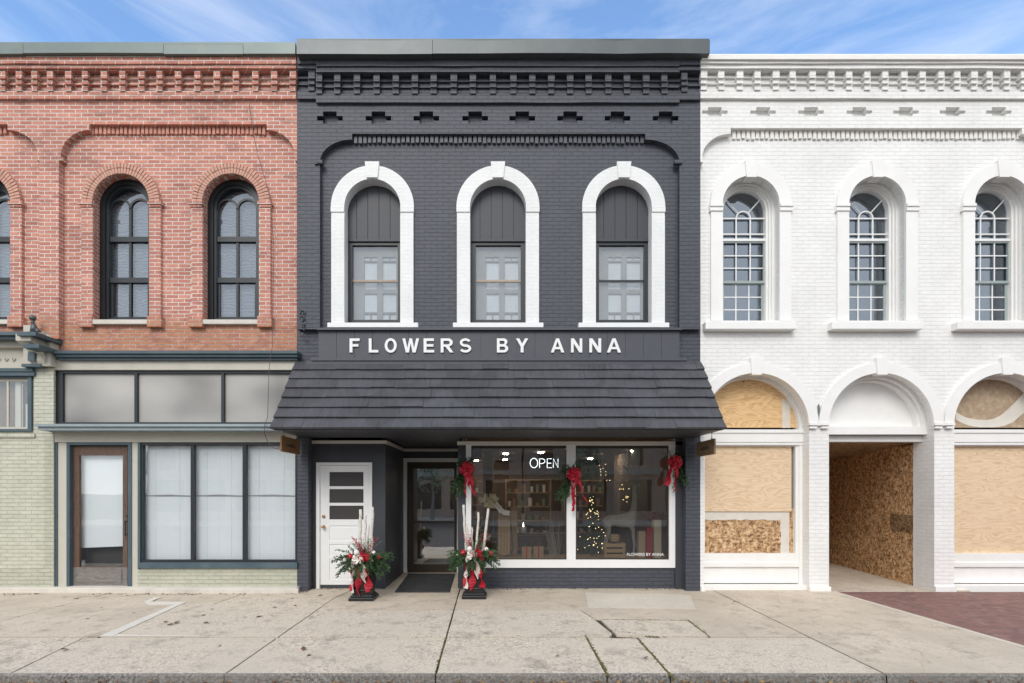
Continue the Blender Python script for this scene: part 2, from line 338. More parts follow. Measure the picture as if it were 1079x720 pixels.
# ------------------------------------------------------------------ mesh builder
ORG = {}
class MB:
    def __init__(s): s.v = []; s.f = []; s.m = []; s.mi = 0; s.smooth = False; s.sm = []
    def face(s, idx): s.f.append(tuple(idx)); s.m.append(s.mi); s.sm.append(s.smooth)
    def poly(s, pts):
        b = len(s.v); s.v += [Vector(p) for p in pts]; s.face(range(b, b + len(pts)))
    def box(s, x0, x1, y0, y1, z0, z1, M=None):
        b = len(s.v)
        P = [Vector((x, y, z)) for z in (z0, z1) for y in (y0, y1) for x in (x0, x1)]
        if M is not None: P = [M @ p for p in P]
        s.v += P
        for q in ((0, 2, 3, 1), (4, 5, 7, 6), (0, 1, 5, 4), (2, 6, 7, 3), (0, 4, 6, 2), (1, 3, 7, 5)): s.face([b + i for i in q])
        return s
    def pbox(s, px0, px1, py0, py1, yf, yb):   # front face covers that part of the photographed plane at depth yf
        return s.box(X(px0, yf), X(px1, yf), yf, yb, Z(py1, yf), Z(py0, yf))
    def wbox(s, px0, px1, py0, py1, yf, yb, amp=.004, seg=.45):
        """long old ledge: a box swept along x with slight sag and wear"""
        x0, x1, z0, z1 = X(px0, yf), X(px1, yf), Z(py1, yf), Z(py0, yf); n = max(1, int((x1 - x0) / seg)); b = len(s.v)
        for i in range(n + 1):
            x = x0 + (x1 - x0) * i / n; e = 0 if i in (0, n) else 1
            j = lambda q: rnd.uniform(-q, q) * e
            jf = j(amp); jt = j(amp * .8); jb = j(amp)
            s.v += [Vector((x, yf + jf, z0 + jb)), Vector((x, yb, z0)), Vector((x, yb, z1)), Vector((x, yf + jf, z1 + jt))]
        for i in range(n):
            for k in range(4):
                k2 = (k + 1) % 4; s.face([b + i * 4 + k, b + i * 4 + k2, b + (i + 1) * 4 + k2, b + (i + 1) * 4 + k])
        s.face([b, b + 1, b + 2, b + 3]); e = b + n * 4; s.face([e + 3, e + 2, e + 1, e]); return s
    def prism(s, loops, mapf, a, b):
        """loops: outer + holes in 2D, mapf(u,v,w)->3D, extruded w from a to b"""
        n = sum(len(l) for l in loops); base = len(s.v)
        flat = [p for l in loops for p in l]
        s.v += [Vector(mapf(u, v, a)) for u, v in flat] + [Vector(mapf(u, v, b)) for u, v in flat]
        tris = tessellate_polygon([[Vector((u, v, 0)) for u, v in l] for l in loops])
        for t in tris:
            s.face([base + i for i in t]); s.face([base + n + i for i in reversed(t)])
        k = base
        for l in loops:
            m = len(l)
            for i in range(m):
                j = (i + 1) % m; s.face([k + i, k + j, k + n + j, k + n + i])
            k += m
        return s
    def plate(s, outer, holes, yf, yb): return s.prism([outer] + list(holes), lambda u, v, w: (u, w, v), yf, yb)
    def tube(s, pts, r, n=8, cap=True, r1=None):
        pts = [Vector(p) for p in pts]; b = len(s.v); L = len(pts)
        up = Vector((0, 0, 1)); prev = None
        for i, p in enumerate(pts):
            d = (pts[min(i + 1, L - 1)] - pts[max(i - 1, 0)]).normalized()
            if prev is None:
                a = d.cross(up);
                if a.length < .01: a = d.cross(Vector((1, 0, 0)))
                a.normalize()
            else:
                a = (prev - d * prev.dot(d)).normalized()
            prev = a; c = d.cross(a)
            rr = r if r1 is None else r + (r1 - r) * i / max(1, L - 1)
            for k in range(n):
                t = 2 * PI * k / n; s.v.append(p + (a * math.cos(t) + c * math.sin(t)) * rr)
        for i in range(L - 1):
            for k in range(n):
                k2 = (k + 1) % n
                s.face([b + i * n + k, b + i * n + k2, b + (i + 1) * n + k2, b + (i + 1) * n + k])
        if cap: s.face([b + k for k in range(n)][::-1]); s.face([b + (L - 1) * n + k for k in range(n)])
        return s
    def ball(s, c, r, nu=10, nv=7, sq=(1, 1, 1)):
        b = len(s.v); c = Vector(c)
        for j in range(nv + 1):
            th = PI * j / nv
            for i in range(nu):
                ph = 2 * PI * i / nu
                s.v.append(c + Vector((r * sq[0] * math.sin(th) * math.cos(ph), r * sq[1] * math.sin(th) * math.sin(ph), r * sq[2] * math.cos(th))))
        for j in range(nv):
            for i in range(nu):
                i2 = (i + 1) % nu; s.face([b + j * nu + i, b + j * nu + i2, b + (j + 1) * nu + i2, b + (j + 1) * nu + i])
        return s
    def ribbon(s, pts, w, side, th=.002):
        """a band of cloth along pts, wide along 'side'"""
        pts = [Vector(p) for p in pts]; b = len(s.v); L = len(pts)
        for i, p in enumerate(pts):
            d = (pts[min(i + 1, L - 1)] - pts[max(i - 1, 0)]).normalized()
            sd = Vector(side[i]) if isinstance(side, list) else Vector(side)
            sd = (sd - d * sd.dot(d)).normalized(); n = d.cross(sd)
            ww = w[i] if isinstance(w, list) else w
            for q in ((-.5, -1), (.5, -1), (.5, 1), (-.5, 1)): s.v.append(p + sd * ww * q[0] + n * th * q[1])
        for i in range(L - 1):
            for k in range(4):
                k2 = (k + 1) % 4
                s.face([b + i * 4 + k, b + i * 4 + k2, b + (i + 1) * 4 + k2, b + (i + 1) * 4 + k])
        s.face([b + 3, b + 2, b + 1, b]); e = b + (L - 1) * 4; s.face([e, e + 1, e + 2, e + 3])
        return s
    def build(s, name, mats, parent=None, recalc=True):
        o0 = ORG.get(parent.name, Vector((0, 0, 0))) if parent else Vector((0, 0, 0))
        me = bpy.data.meshes.new(name)
        me.from_pydata([tuple(v - o0) for v in s.v], [], s.f)
        if not isinstance(mats, (list, tuple)): mats = [mats]
        for m in mats: me.materials.append(m)
        me.polygons.foreach_set('material_index', s.m); me.polygons.foreach_set('use_smooth', s.sm)
        if recalc:
            bm = bmesh.new(); bm.from_mesh(me); bmesh.ops.recalc_face_normals(bm, faces=bm.faces); bm.to_mesh(me); bm.free()
        me.update()
        ob = bpy.data.objects.new(name, me); COL.objects.link(ob)
        if parent: ob.parent = parent; ORG[ob.name] = o0
        return ob
def tag(o, label=None, cat=None, group=None, kind=None):
    for k, v in (('label', label), ('category', cat), ('group', group), ('kind', kind)):
        if v: o[k] = v
    return o
def empty(name, loc, label, cat, group=None):
    o = bpy.data.objects.new(name, None); COL.objects.link(o); o.location = loc; o.empty_display_size = .2
    ORG[o.name] = Vector(loc); return tag(o, label, cat, group)
def bevel(o, w, seg=2):
    m = o.modifiers.new('bevel', 'BEVEL'); m.width = w; m.segments = seg; m.limit_method = 'ANGLE'; return o

# ------------------------------------------------------------------ 2D outlines
def arc(cx, cz, r, a0, a1, n): return [(cx + r * math.cos(R(a0 + (a1 - a0) * i / n)), cz + r * math.sin(R(a0 + (a1 - a0) * i / n))) for i in range(n + 1)]
def arch(cx, zs, r, z0, n=32): return [(cx - r, z0)] + arc(cx, zs, r, 180, 0, n) + [(cx + r, z0)]
def ring(cx, zs, ro, ri, n=36): return arc(cx, zs, ro, 180, 0, n) + arc(cx, zs, ri, 0, 180, n)
def rect(x0, x1, z0, z1): return [(x0, z0), (x1, z0), (x1, z1), (x0, z1)]
def rough_rect(x0, x1, z0, z1, amp, seed):
    rr = random.Random(seed); o = []
    for (a, b) in (((x0, z0), (x1, z0)), ((x1, z0), (x1, z1)), ((x1, z1), (x0, z1)), ((x0, z1), (x0, z0))):
        for i in range(14):
            t = i / 14; o.append((a[0] + (b[0] - a[0]) * t + rr.uniform(-amp, amp), a[1] + (b[1] - a[1]) * t + rr.uniform(-amp, amp)))
    return o
def keystone(mb, cx, zb, zt, wb, wt, yf, yb): mb.plate([(cx - wb / 2, zb), (cx + wb / 2, zb), (cx + wt / 2, zt), (cx - wt / 2, zt)], [], yf, yb)

def shell(mb, x0, x1, zt, depth=12.0, yf=.30):      # side walls, back and roof of a building
    mb.box(x0, x0 + .12, yf, depth, -.1, zt); mb.box(x1 - .12, x1, yf, depth, -.1, zt)
    mb.box(x0 + .12, x1 - .12, depth - .2, depth, -.1, zt); mb.box(x0 + .12, x1 - .12, yf, depth - .2, zt - .5, zt - .3)

def upper_cornice(mb, x0, x1, spec, brackets, yoff=0, dp=0.0):
    """corbelled brick cornice. spec: pixel heights"""
    t0, l1, l2, bt, bb, band = spec
    mb.wbox(x0, x1, t0, l1, -.30 - dp, 0)               # top courses
    mb.wbox(x0, x1, l1, l2, -.27 - dp, 0)
    mb.wbox(x0, x1, l2, bt, -.24 - dp, 0)
    mb.wbox(x0, x1, bb, band, -.15 - dp, 0)
    # thin courses between brackets
    h = (bb - bt)
    mb.wbox(x0, x1, bt, bt + h * .30, -.145 - dp, 0)
    mb.wbox(x0, x1, bt + h * .30, bt + h * .40, -.165 - dp, 0)
    mb.wbox(x0, x1, bt + h * .40, bt + h * .62, -.130 - dp, 0)
    mb.wbox(x0, x1, bt + h * .62, bt + h * .70, -.150 - dp, 0)
    mb.wbox(x0, x1, bt + h * .70, bb, -.115 - dp, 0)
    for c in brackets:
        j = rnd.uniform(-.45, .45)
        mb.pbox(c - 3.3 + j, c + 3.3 + j + rnd.uniform(-.4, .4), bt, bt + h * .38, -.235 - dp, -.05)
        mb.pbox(c - 3.2 + j, c + 3.2 + j, bt + h * .38, bt + h * .66, -.205 - dp, -.05)
        mb.pbox(c - 3.1 + j, c + 3.1 + j, bt + h * .66, bt + h * .98, -.172 - dp, -.05)

def dentils(mb, px0, px1, py0, py1, yf, yb, pitch):
    n = int((px1 - px0) / pitch); p = (px1 - px0) / n
    for i in range(n):
        q = rnd.uniform(-.25, .25); mb.pbox(px0 + p * i + p * .16 + q, px0 + p * i + p * .84 + q, py0, py1 - rnd.uniform(0, 1.0), yf + rnd.uniform(0, .012), yb)

def panel_loop(xl, xr, ztop, zfoot, zb, rl, y, left=True, right=True):
    """recess outline, px in, with quarter round shoulders; returns clockwise list in metres at depth y"""
    xlc, xrc = rl
    pts = [(xl, zb)]
    if left:
        pts += [(xl, zfoot + 5), (xl - 0, zfoot)]
        r_x = xlc - xl; r_z = zfoot - (ztop + 6)
        pts += [(xlc - r_x * math.cos(R(a)), zfoot - r_z * math.sin(R(a))) for a in range(10, 91, 10)]
        pts += [(xlc, ztop)]
    else: pts += [(xl, ztop)]
    if right:
        pts += [(xrc, ztop)]
        r_x = xr - xrc; r_z = zfoot - (ztop + 6)
        pts += [(xrc + r_x * math.sin(R(a)), zfoot - r_z * math.cos(R(a))) for a in range(0, 81, 10)]
        pts += [(xr, zfoot), (xr, zfoot + 5)]
    else: pts += [(xr, ztop)]
    pts += [(xr, zb)]
    return [(X(a, y), Z(b, y)) for a, b in pts]
def cross(cx, top, bot, y, w=13.5, v=7.2):
    h = bot - top; a0 = top + h * .37; a1 = top + h * .74
    P = [(cx - w, a1), (cx - w, a0), (cx - v, a0), (cx - v, top), (cx + v, top), (cx + v, a0), (cx + w, a0), (cx + w, a1), (cx + v, a1), (cx + v, bot), (cx - v, bot), (cx - v, a1)]
    return [(X(a, y), Z(b, y)) for a, b in P]

# =================================================================== RED BUILDING
YF = -.10
red = empty('red_brick_building', (X(130), 0, 0), 'red brick building with dark arched windows above a cream and blue shopfront', 'building')
mb = MB()
holes = []
RW = [(-9.5, 29.7), (127.4, 29.7), (243.2, 29.5)]
RWX = [-19.0, 127.4, 243.2]
for c in RWX: holes.append(arch(X(c), Z(213), 29.6 / 60, Z(337)))
up = rect(X(-150), X(313), Z(370), Z(57))
mb.plate(up, holes, 0, .30)
shell(mb, X(-150), X(313), Z(57))
mb.build('wall', RED, red)
# pilasters and frieze, 10 cm proud
mb = MB()
outer = [(X(-150, YF), Z(104, YF)), (X(-150, YF), Z(366, YF)), (X(-140, YF), Z(366, YF)), (X(-140, YF), Z(131, YF)), (X(8, YF), Z(131, YF)), (X(8, YF), Z(137, YF))]
outer += [(X(8 + 32 * math.sin(R(a)), YF), Z(166 - 29 * math.cos(R(a)), YF)) for a in range(10, 81, 10)]
outer += [(X(40, YF), Z(166, YF)), (X(37.5, YF), Z(166.1, YF)), (X(37.5, YF), Z(169, YF)), (X(41.5, YF), Z(169, YF)), (X(41.5, YF), Z(357, YF)), (X(62, YF), Z(357, YF)), (X(62, YF), Z(169, YF)), (X(66, YF), Z(169, YF)), (X(66, YF), Z(166.1, YF)), (X(63.8, YF), Z(166, YF))]
outer += [(X(94 - 30.2 * math.cos(R(a)), YF), Z(166 - 29 * math.sin(R(a)), YF)) for a in range(10, 91, 10)]
outer += [(X(94, YF), Z(131, YF)), (X(281, YF), Z(131, YF)), (X(281, YF), Z(137, YF))]
outer += [(X(281 + 30 * math.sin(R(a)), YF), Z(166 - 29 * math.cos(R(a)), YF)) for a in range(10, 81, 10)]
outer += [(X(310.5, YF), Z(169, YF)), (X(313, YF), Z(169, YF)), (X(313, YF), Z(104, YF))]
mb.plate(outer, [], YF, 0)
mb.build('frieze', RED, red)
for a, b in ((95, 280), (-100, 7)):
    mb = MB(); dentils(mb, a, b, 131, 141.5, -.045, 0, 4.4); mb.build('dentil_course', REDC, red)
mb = MB()
br = [-17, 2.5, 19.3, 35.6, 52.8, 71.2, 89.6, 109.2, 128.8, 148.4, 168.2, 187.5, 207.7, 227.9, 248.4, 268.5, 288.4, 308.6]
upper_cornice(mb, -160, 312, (57.5, 67, 72, 74.5, 96, 104), br)
mb.build('cornice', RED, red)
mb = MB()
for (a, b, dz) in ((-160, 24, 0), (24.4, 172, -.6), (172.4, 256, .3), (256.4, 311, 0)):
    mb.wbox(a, b, 46.6 + dz * .5, 56.6 + dz, -.36, .5, .006, .8)
mb.pbox(-160, 311, 44.5, 46.6, -.33, .55)
mb.build('roof_cap', METALG, red)

def red_window(c, i):
    # brick surround
    s = MB(); cx = X(c, -.05); yo = -.05
    s.mi = 0
    s.plate(arc(X(c, yo), Z(213, yo), 41 / 60, 180, 0, 40) + arc(X(c, yo), Z(213, yo), 29.6 / 60, 0, 180, 40), [], yo, .0)
    s.plate(rect(X(c, yo) - 41.5 / 60, X(c, yo) - 29.6 / 60, Z(334, yo), Z(218.5, yo)), [], yo, 0)
    s.plate(rect(X(c, yo) + 29.6 / 60, X(c, yo) + 41.5 / 60, Z(334, yo), Z(218.5, yo)), [], yo, 0)
    s.mi = 1
    n = 34
    for ro, ri, dy in ((40.7, 35.6, .012), (35.2, 29.9, .006)):
        for k in range(n):
            a0 = PI * (k + .13) / n; a1 = PI * (k + .87) / n
            P = [(X(c, yo) + r / 60 * math.cos(a), Z(213, yo) + r / 60 * math.sin(a)) for r, a in ((ri, a0), (ro, a0), (ro, a1), (ri, a1))]
            j = rnd.uniform(0, .006)
            s.plate(P, [], yo - dy - j, yo - .0005)
    s.mi = 3
    s.plate(arc(X(c, yo), Z(213, yo), 40.9 / 60, 180, 0, 40) + arc(X(c, yo), Z(213, yo), 29.7 / 60, 0, 180, 40), [], yo - .003, yo - .0007)
    s.mi = 2
    for sg in (-1, 1):
        x0, x1 = sorted((X(c, yo) + sg * 28.8 / 60, X(c, yo) + sg * 43.5 / 60))
        s.box(x0, x1, yo - .035, 0, Z(216, yo), Z(213, yo)); s.box(x0 + .02, x1 - .02, yo - .018, 0, Z(218.5, yo), Z(216, yo))
        s.box(x0, x1, yo - .04, 0, Z(345, yo), Z(334, yo))
    sv = s.build('window_surround', [RED, REDV, RED, MORT], red)
    s = MB(); s.box(X(c) - 32 / 60, X(c) + 32 / 60, -.075, .25, Z(341.5, -.07), Z(336.8, -.07)); bevel(s.build('sill', STONE, red), .006)
    # timber frame
    y = .15; cxw = X(c); hw = .49
    w = MB(); zs = Z(213); zb = Z(337)
    w.plate(arch(cxw, zs, hw, zb + .005), [arch(cxw, zs, .40, zb + .06)], y, .28)
    w.plate(arch(cxw, zs, .40, zb + .06), [arch(cxw, zs, .355, zb + .09)], y + .035, .27)
    y2 = .235; zt1 = Z(253, y2); zt2 = Z(296, y2)
    wf = w.build('window', DARKF, red)
    w = MB()
    for z, h in ((zt1, .045), (zt2, .045)): w.box(cxw - .355, cxw + .355, y2 - .03, y2 + .03, z - h, z + h)
    w.box(cxw - .022, cxw + .022, y2 - .01, y2 + .03, zb + .09, zs + .02)
    # two round-headed lights
    for sg in (-1, 1):
        q = .17
        w.plate(arc(cxw + sg * .178, zs - .005, .2, 180, 0, 20) + arc(cxw + sg * .178, zs - .005, .162, 0, 180, 20), [], y2 - .008 - .002 * sg, y2 + .03)
    w.plate(arch(cxw, zt2 - .045 - .0, .0001, zb + .09, 2) if False else rect(cxw - .355, cxw + .355, zb + .09, zt2 - .045), [rect(cxw - .31, cxw - .022, zb + .13, zt2 - .045 - .005), rect(cxw + .022, cxw + .31, zb + .13, zt2 - .05)], y2 - .002, y2 + .025)
    w.build('sash', DARKF, wf)
    w = MB(); w.plate(arch(cxw, zs, .36, zb + .08), [], y2 + .012, y2 + .016); w.build('pane', G_RED, wf)
    w = MB(); w.plate(arch(cxw, zs - .02, .45, zb), [], .31, .33); w.build('lace_curtain', LACE, wf)
    w = MB(); w.box(cxw - .6, cxw + .6, .345, .36, zb, zs + .6); w.build('room_backing', DARKRM, wf)
for i, c in enumerate(RWX): red_window(c, i)

# --- red building ground floor (main shopfront, px 57..313)
GY = .04
mb = MB()      # blue crown moulding over fascia
mb.pbox(57, 313, 369.5, 372.5, -.20, .06); mb.pbox(59, 313, 372.5, 376, -.16, .06); mb.pbox(61, 313, 376, 379.5, -.11, .06)
mb.build('crown_moulding', BLUE, red)
mb = MB(); mb.pbox(57, 313, 379.5, 389.8, -.05, .10); mb.pbox(57, 313, 455.5, 466, -.03, .10); mb.build('fascia', CREAM, red)
tw = MB(); hs = [(66, 141.5), (144.5, 233), (236, 312)]
yt = 0.0
tw.plate(rect(X(60, yt), X(313, yt), Z(448, yt), Z(389.8, yt)), [rect(X(a, yt), X(b, yt), Z(445, yt), Z(393.5, yt)) for a, b in hs], yt, .08)
tr_ = tw.build('transom_window', DARKF, red)
for a, b in hs:
    g = MB(); g.box(X(a, yt) - .01, X(b, yt) + .01, .045, .05, Z(446, yt), Z(392.5, yt)); g.build('pane', FROST, tr_)
mb = MB(); mb.pbox(37, 313, 446.8, 449.5, -.34, .06); mb.build('ledge_top', BLUEL, red)
mb = MB(); mb.pbox(40, 313, 449.5, 453.5, -.30, .06); mb.pbox(52, 313, 453.5, 455.5, -.12, .06); mb.build('ledge', BLUEL, red)
mb = MB()
mb.pbox(60, 70, 466, 620, .0, .12); mb.pbox(138.5, 145, 466, 620, .0, .12)
mb.build('door_post', CREAM, red)
mb = MB()
mb.pbox(56.5, 60, 455.5, 620, -.02, .12)
mb.pbox(70, 73.2, 466, 620, -.015, .14); mb.pbox(134.6, 138.5, 466, 620, -.015, .14); mb.pbox(73.2, 134.6, 466, 469, -.015, .14)
mb.pbox(145, 147.5, 466, 600, -.02, .12)
mb.build('blue_trim', BLUE, red)
# worn door
yd = .06
mb = MB(); mb.plate(rect(X(73.6, yd), X(134.2, yd), Z(598, yd), Z(470, yd)), [rect(X(83.5, yd), X(129.5, yd), Z(597.5, yd) , Z(480, yd))], yd, yd + .05)
dr = mb.build('door', DOORW, red)
tag(dr, 'worn brown timber shop door with tall glass')
mb = MB(); mb.pbox(73.6, 134.2, 598, 617.2, yd, yd + .05); mb.pbox(81, 128, 600, 614, yd - .012, yd); mb.build('kick_panel', DOORG, dr)
mb = MB(); mb.pbox(83.5, 129.5, 480, 598, yd + .02, yd + .026); mb.build('pane', G_SHOP, dr)
mb = MB(); mb.plate([(X(80, .2), Z(577.5, .2)), (X(131, .2), Z(575.5, .2)), (X(131, .2), Z(478, .2)), (X(80, .2), Z(478, .2))], [], .16, .165); mb.build('blind', BLIND, dr)
mb = MB(); mb.box(X(75), X(133), .3, .32, Z(617), Z(470)); mb.build('room_backing', DARKRM, dr)
mb = MB(); mb.tube([(X(131.6), yd - .05, Z(565)), (X(131.6), yd - .05, Z(549))], .009); mb.tube([(X(131.6), yd, Z(564)), (X(131.6), yd - .05, Z(564))], .007); mb.tube([(X(131.6), yd, Z(550)), (X(131.6), yd - .05, Z(550))], .007); mb.ball((X(131.6), yd - .012, Z(544)), .018)
mb.build('handle', DARKF, dr)
# display windows
hs = [(150.5, 200.8), (204.4, 255.5), (259.2, 311)]
mb = MB(); mb.plate(rect(X(147.5), X(313), Z(593), Z(466)), [rect(X(a), X(b), Z(590), Z(469)) for a, b in hs], 0.0, .07)
dw = mb.build('display_window', DARKF, red)
for a, b in hs:
    g = MB(); g.box(X(a) - .01, X(b) + .01, .035, .04, Z(591), Z(468)); g.build('pane', G_SHOP, dw)
    q = MB(); x0 = X(a, .12) + .02; x1 = X(b, .12) + .03; n = 4
    for k in range(n):      # hanging paper blind with faint seams
        q.box(x0 + (x1 - x0) * k / n, x0 + (x1 - x0) * (k + 1) / n - .002, .115 + .002 * (k % 2), .125, Z(590, .12), Z(470, .12))
    bl_ = q.build('blind', BLIND, dw); q = MB(); q.plate([(x0, Z(523.0, .11)), (x1, Z(523.4, .11)), (x1, Z(522.4, .11)), ((x0 + x1) / 2, Z(521.3, .11)), (x0, Z(522.3, .11))], [], .108, .112); q.build('blind_seam', SEAMG, dw)  # darker strip added for the gap between upper and lower blind
mb = MB(); mb.box(X(147), X(313), .22, .24, Z(594), Z(466)); mb.build('room_backing', DARKRM, dw)
mb = MB(); mb.pbox(145, 313, 593, 599, -.05, .10); mb.build('window_ledge', BLUE, red)
mb = MB(); mb.pbox(145, 313, 599, 622, .0, .2); mb.build('bulkhead', SAGEB, red)
mb = MB(); mb.box(X(-150), X(316), -.14, .1, -.05, Z(619.5, -.14)); mb.box(X(145), X(318.5), -.19, -.14, -.05, Z(620.5, -.19)); bevel(mb.build('plinth', STONE, red), .01)
# pier, far-left shopfront
mb = MB(); mb.plate(rect(X(-150), X(56.5), Z(457), Z(370)), [rect(X(-70), X(35), Z(454), Z(395))], -.02, .2)
mb.pbox(36, 56.5, 388, 446.8, -.06, -.02)
mb.pbox(-150, 56.5, 457, 622, -.04, .2); mb.pbox(-150, 36, 457, 461, -.07, -.04)
mb.build('painted_pier', CREAMB, red)
mb = MB(); mb.pbox(-150, 56.5, 599, 621, -.045, -.04)
mb.pbox(47, 56.5, 461, 599, -.045, -.04); mb.build('pier_side', SAGEB, red)
mb = MB(); mb.plate(rect(X(-72), X(36), Z(455), Z(394)), [rect(X(-64), X(32), Z(452.5), Z(399))], -.055, .05)
lw = mb.build('side_window', BLUE, red)
mb = MB(); mb.plate(rect(X(-64, .0), X(31.8, .0), Z(452.5), Z(399)), [rect(X(-60, .0), X(7, 0), Z(450), Z(402)), rect(X(9, 0), X(30.5, 0), Z(450), Z(402))], 0, .03); mb.build('sash', CREAM, lw)
mb = MB(); mb.box(X(-64), X(34), .012, .016, Z(454), Z(397)); mb.build('pane', G_SHOP, lw)
mb = MB(); mb.box(X(-64), X(34), .14, .15, Z(455), Z(396)); mb.build('room_backing', WALLI, lw)
mb = MB(); mb.box(X(12), X(18), .07, .09, Z(452), Z(399)); mb.box(X(22), X(30), .09, .10, Z(452), Z(425)); mb.tube([(X(21), .05, Z(404)), (X(21), .05, Z(450))], .008); mb.build('inner_shutter', CREAM, lw)
# entablature at far left
mb = MB(); mb.pbox(-150, 30, 366, 388, -.05, .1); mb.pbox(-150, 33, 357, 366, -.14, .1); mb.pbox(-150, 33, 385, 390, -.09, .1)
mb.build('entablature', CREAM, red)
mb = MB()
for k in range(17):
    x = X(2) - .13 * (k - 2); z = Z(379, -.06)
    mb.tube([(x + .035 * math.cos(t * .9) * (1 - t / 14), -.062, z + .035 * math.sin(t * .9) * (1 - t / 14)) for t in range(10)], .009, 6)
mb.build('scroll_ornament', CREAM, red)
mb = MB(); mb.pbox(-150, 36, 349.5, 353, -.36, .1); mb.pbox(-150, 34, 353, 357, -.30, .1); mb.pbox(-150, 34, 388, 391.5, -.12, .1)
mb.pbox(-150, 36, 391.5, 396, -.1, .0)
mb.build('entablature_moulding', BLUE, red)
# the bracket: a scrolled console, side seen
mb = MB()
prof = [(q, Z(p_, q)) for q, p_ in ((0, 388), (-.16, 386), (-.20, 380), (-.19, 374), (-.26, 368), (-.40, 362), (-.46, 359), (-.46, 352), (-.2, 350))] + [(0, Z(350, -.1))]
mb.prism([prof], lambda u, v, w: (w, u, v), X(37, -.1), X(52, -.1))
mb.prism([[(X(34), Z(388)), (X(62), Z(388)), (X(62), Z(360)), (X(56), Z(353)), (X(48), Z(352)), (X(42), Z(346)), (X(34), Z(346))]], lambda u, v, w: (u, w, v), -.17, .0)
mb.build('console_bracket', CREAM, red)
mb = MB()
x0, x1 = X(33, -.3), X(53, -.3)
mb.box(x0 - .04, x1 - .05, -.52, 0, Z(356, -.5) + .03, Z(356, -.5) + .09); mb.box(x0 + .03, x1 - .03, -.48, 0, Z(368, -.4), Z(368, -.4) + .06)
mb.box(X(33), X(53), -.19, 0, Z(387, -.15), Z(384, -.15)); mb.box(X(42), X(49), -.235, 0, Z(381, -.2), Z(372, -.2))
mb.build('console_trim', BLUE, red)
mb = MB(); fx = X(34.5, -.25); fz = Z(351, -.25); mb.smooth = True
mb.tube([(fx + .03, -.25, fz), (fx + .02, -.25, fz + .1), (fx + .01, -.25, fz + .16)], .065, 10, True, .03)
mb.tube([(fx + .1, -.25, fz), (fx + .07, -.25, fz + .07)], .05, 8, True, .03)
mb.tube([(fx, -.25, fz + .15), (fx, -.25, fz + .21)], .028, 8); mb.ball((fx, -.25, fz + .255), .052)
mb.build('finial', METALD, red)

# dark stub of old conduit and creeper on the party line
m = MB()
for k in range(40): m.ball((X(318.5 + rnd.gauss(0, 1.3), -.12), -.125, Z(rnd.uniform(326, 354), -.12)), rnd.uniform(.008, .022), 6, 4, (1, .5, 1))
tag(m.build('old_creeper', BLKD), 'small dark clump of dead creeper on the charcoal corner pier above the awning', 'creeper')
# cable down the red front
cb = MB(); pts = [(262, 106, -.16), (266, 135, -.13), (272, 165, -.1), (285, 208, -.09), (288.5, 260, -.09), (287, 366, -.12), (285.5, 371, -.22), (283.5, 390, -.22), (282, 440, -.3), (279, 447, -.38), (278.5, 456, -.38), (282, 466, -.3), (288, 472, -.3), (296, 474, -.4)]
cb.tube([(X(a, y), y, Z(b, y)) for a, b, y in pts], .0055, 6)
tag(cb.build('wall_cable', plain('black_cable', (.12, .09, .085), .6)), 'thin dark cable hanging down the red brick front to the left hanging sign', 'cable')

# =================================================================== BLACK BUILDING
blk = empty('florist_building', (0, 0, 0), 'charcoal painted brick florist building with white arched window surrounds, between the red and white buildings', 'building')
BW = [392.3, 524.7, 657.3]
xl, xr = 313.0, 738.0
mb = MB()
mb.plate(rect(X(xl) + .004, X(xr) - .004, Z(460), Z(57)), [arch(X(c), Z(218), .5, Z(340)) for c in BW], 0, .3)
shell(mb, X(xl) + .004, X(xr) - .004, Z(57))
mb.build('wall', BLK, blk)
mb = MB()
ph = panel_loop(337, 716, 141, 171, 347, (371, 680), YF)
cr = [347.5, 398.7, 449.2, 500.7, 550.3, 600.7, 650.7, 701.5]
ch = [cross(c, 117.5, 130.5, YF) for c in cr]
mb.plate(rect(X(xl, YF) + .004, X(xr, YF), Z(347, YF), Z(101, YF)), [[(a, b) for a, b in ph[1:-1]] + [(ph[-1][0], ph[-1][1] + .01), (ph[0][0], ph[0][1] + .01)]] + ch, YF, 0)
mb.box(X(334), X(337), YF - .03, 0, Z(174, YF), Z(171, YF))
for (a, b) in ((334.5, 339.5), (711, 719)): mb.pbox(a, b, 168.5, 172, -.135, -.05)
# curved hood moulding edge a little proud
mb.build('frieze', BLK, blk)
mb = MB(); dentils(mb, 372, 679, 141, 151, -.055, 0, 5.0); mb.build('dentil_course', BLKP, blk)
mb = MB()
brk = [335.7, 355.7, 376, 396.7, 416.7, 437, 457, 477.7, 498, 519.7, 540.5, 560.7, 580.7, 600.5, 620.5, 640.7, 660.5, 680.5, 700.5]
upper_cornice(mb, 333, 716, (60, 69.5, 76, 77.5, 99, 108), brk)
brs = [328]
upper_cornice(mb, 313.3, 333, (57, 67, 72, 74.5, 96, 104), brs, dp=.0)
upper_cornice(mb, 716, 737.8, (58, 68.3, 74, 76, 97, 105), [721], dp=.0)
mb.build('cornice', BLK, blk)
mb = MB(); mb.wbox(312.5, 455.5, 42, 56.8, -.42, .5, .006, .7); mb.wbox(455.9, 748, 42, 56.4, -.42, .5, .006, .7); mb.pbox(313, 747.5, 40.9, 42, -.405, .52); mb.build('roof_cap', METALD, blk)

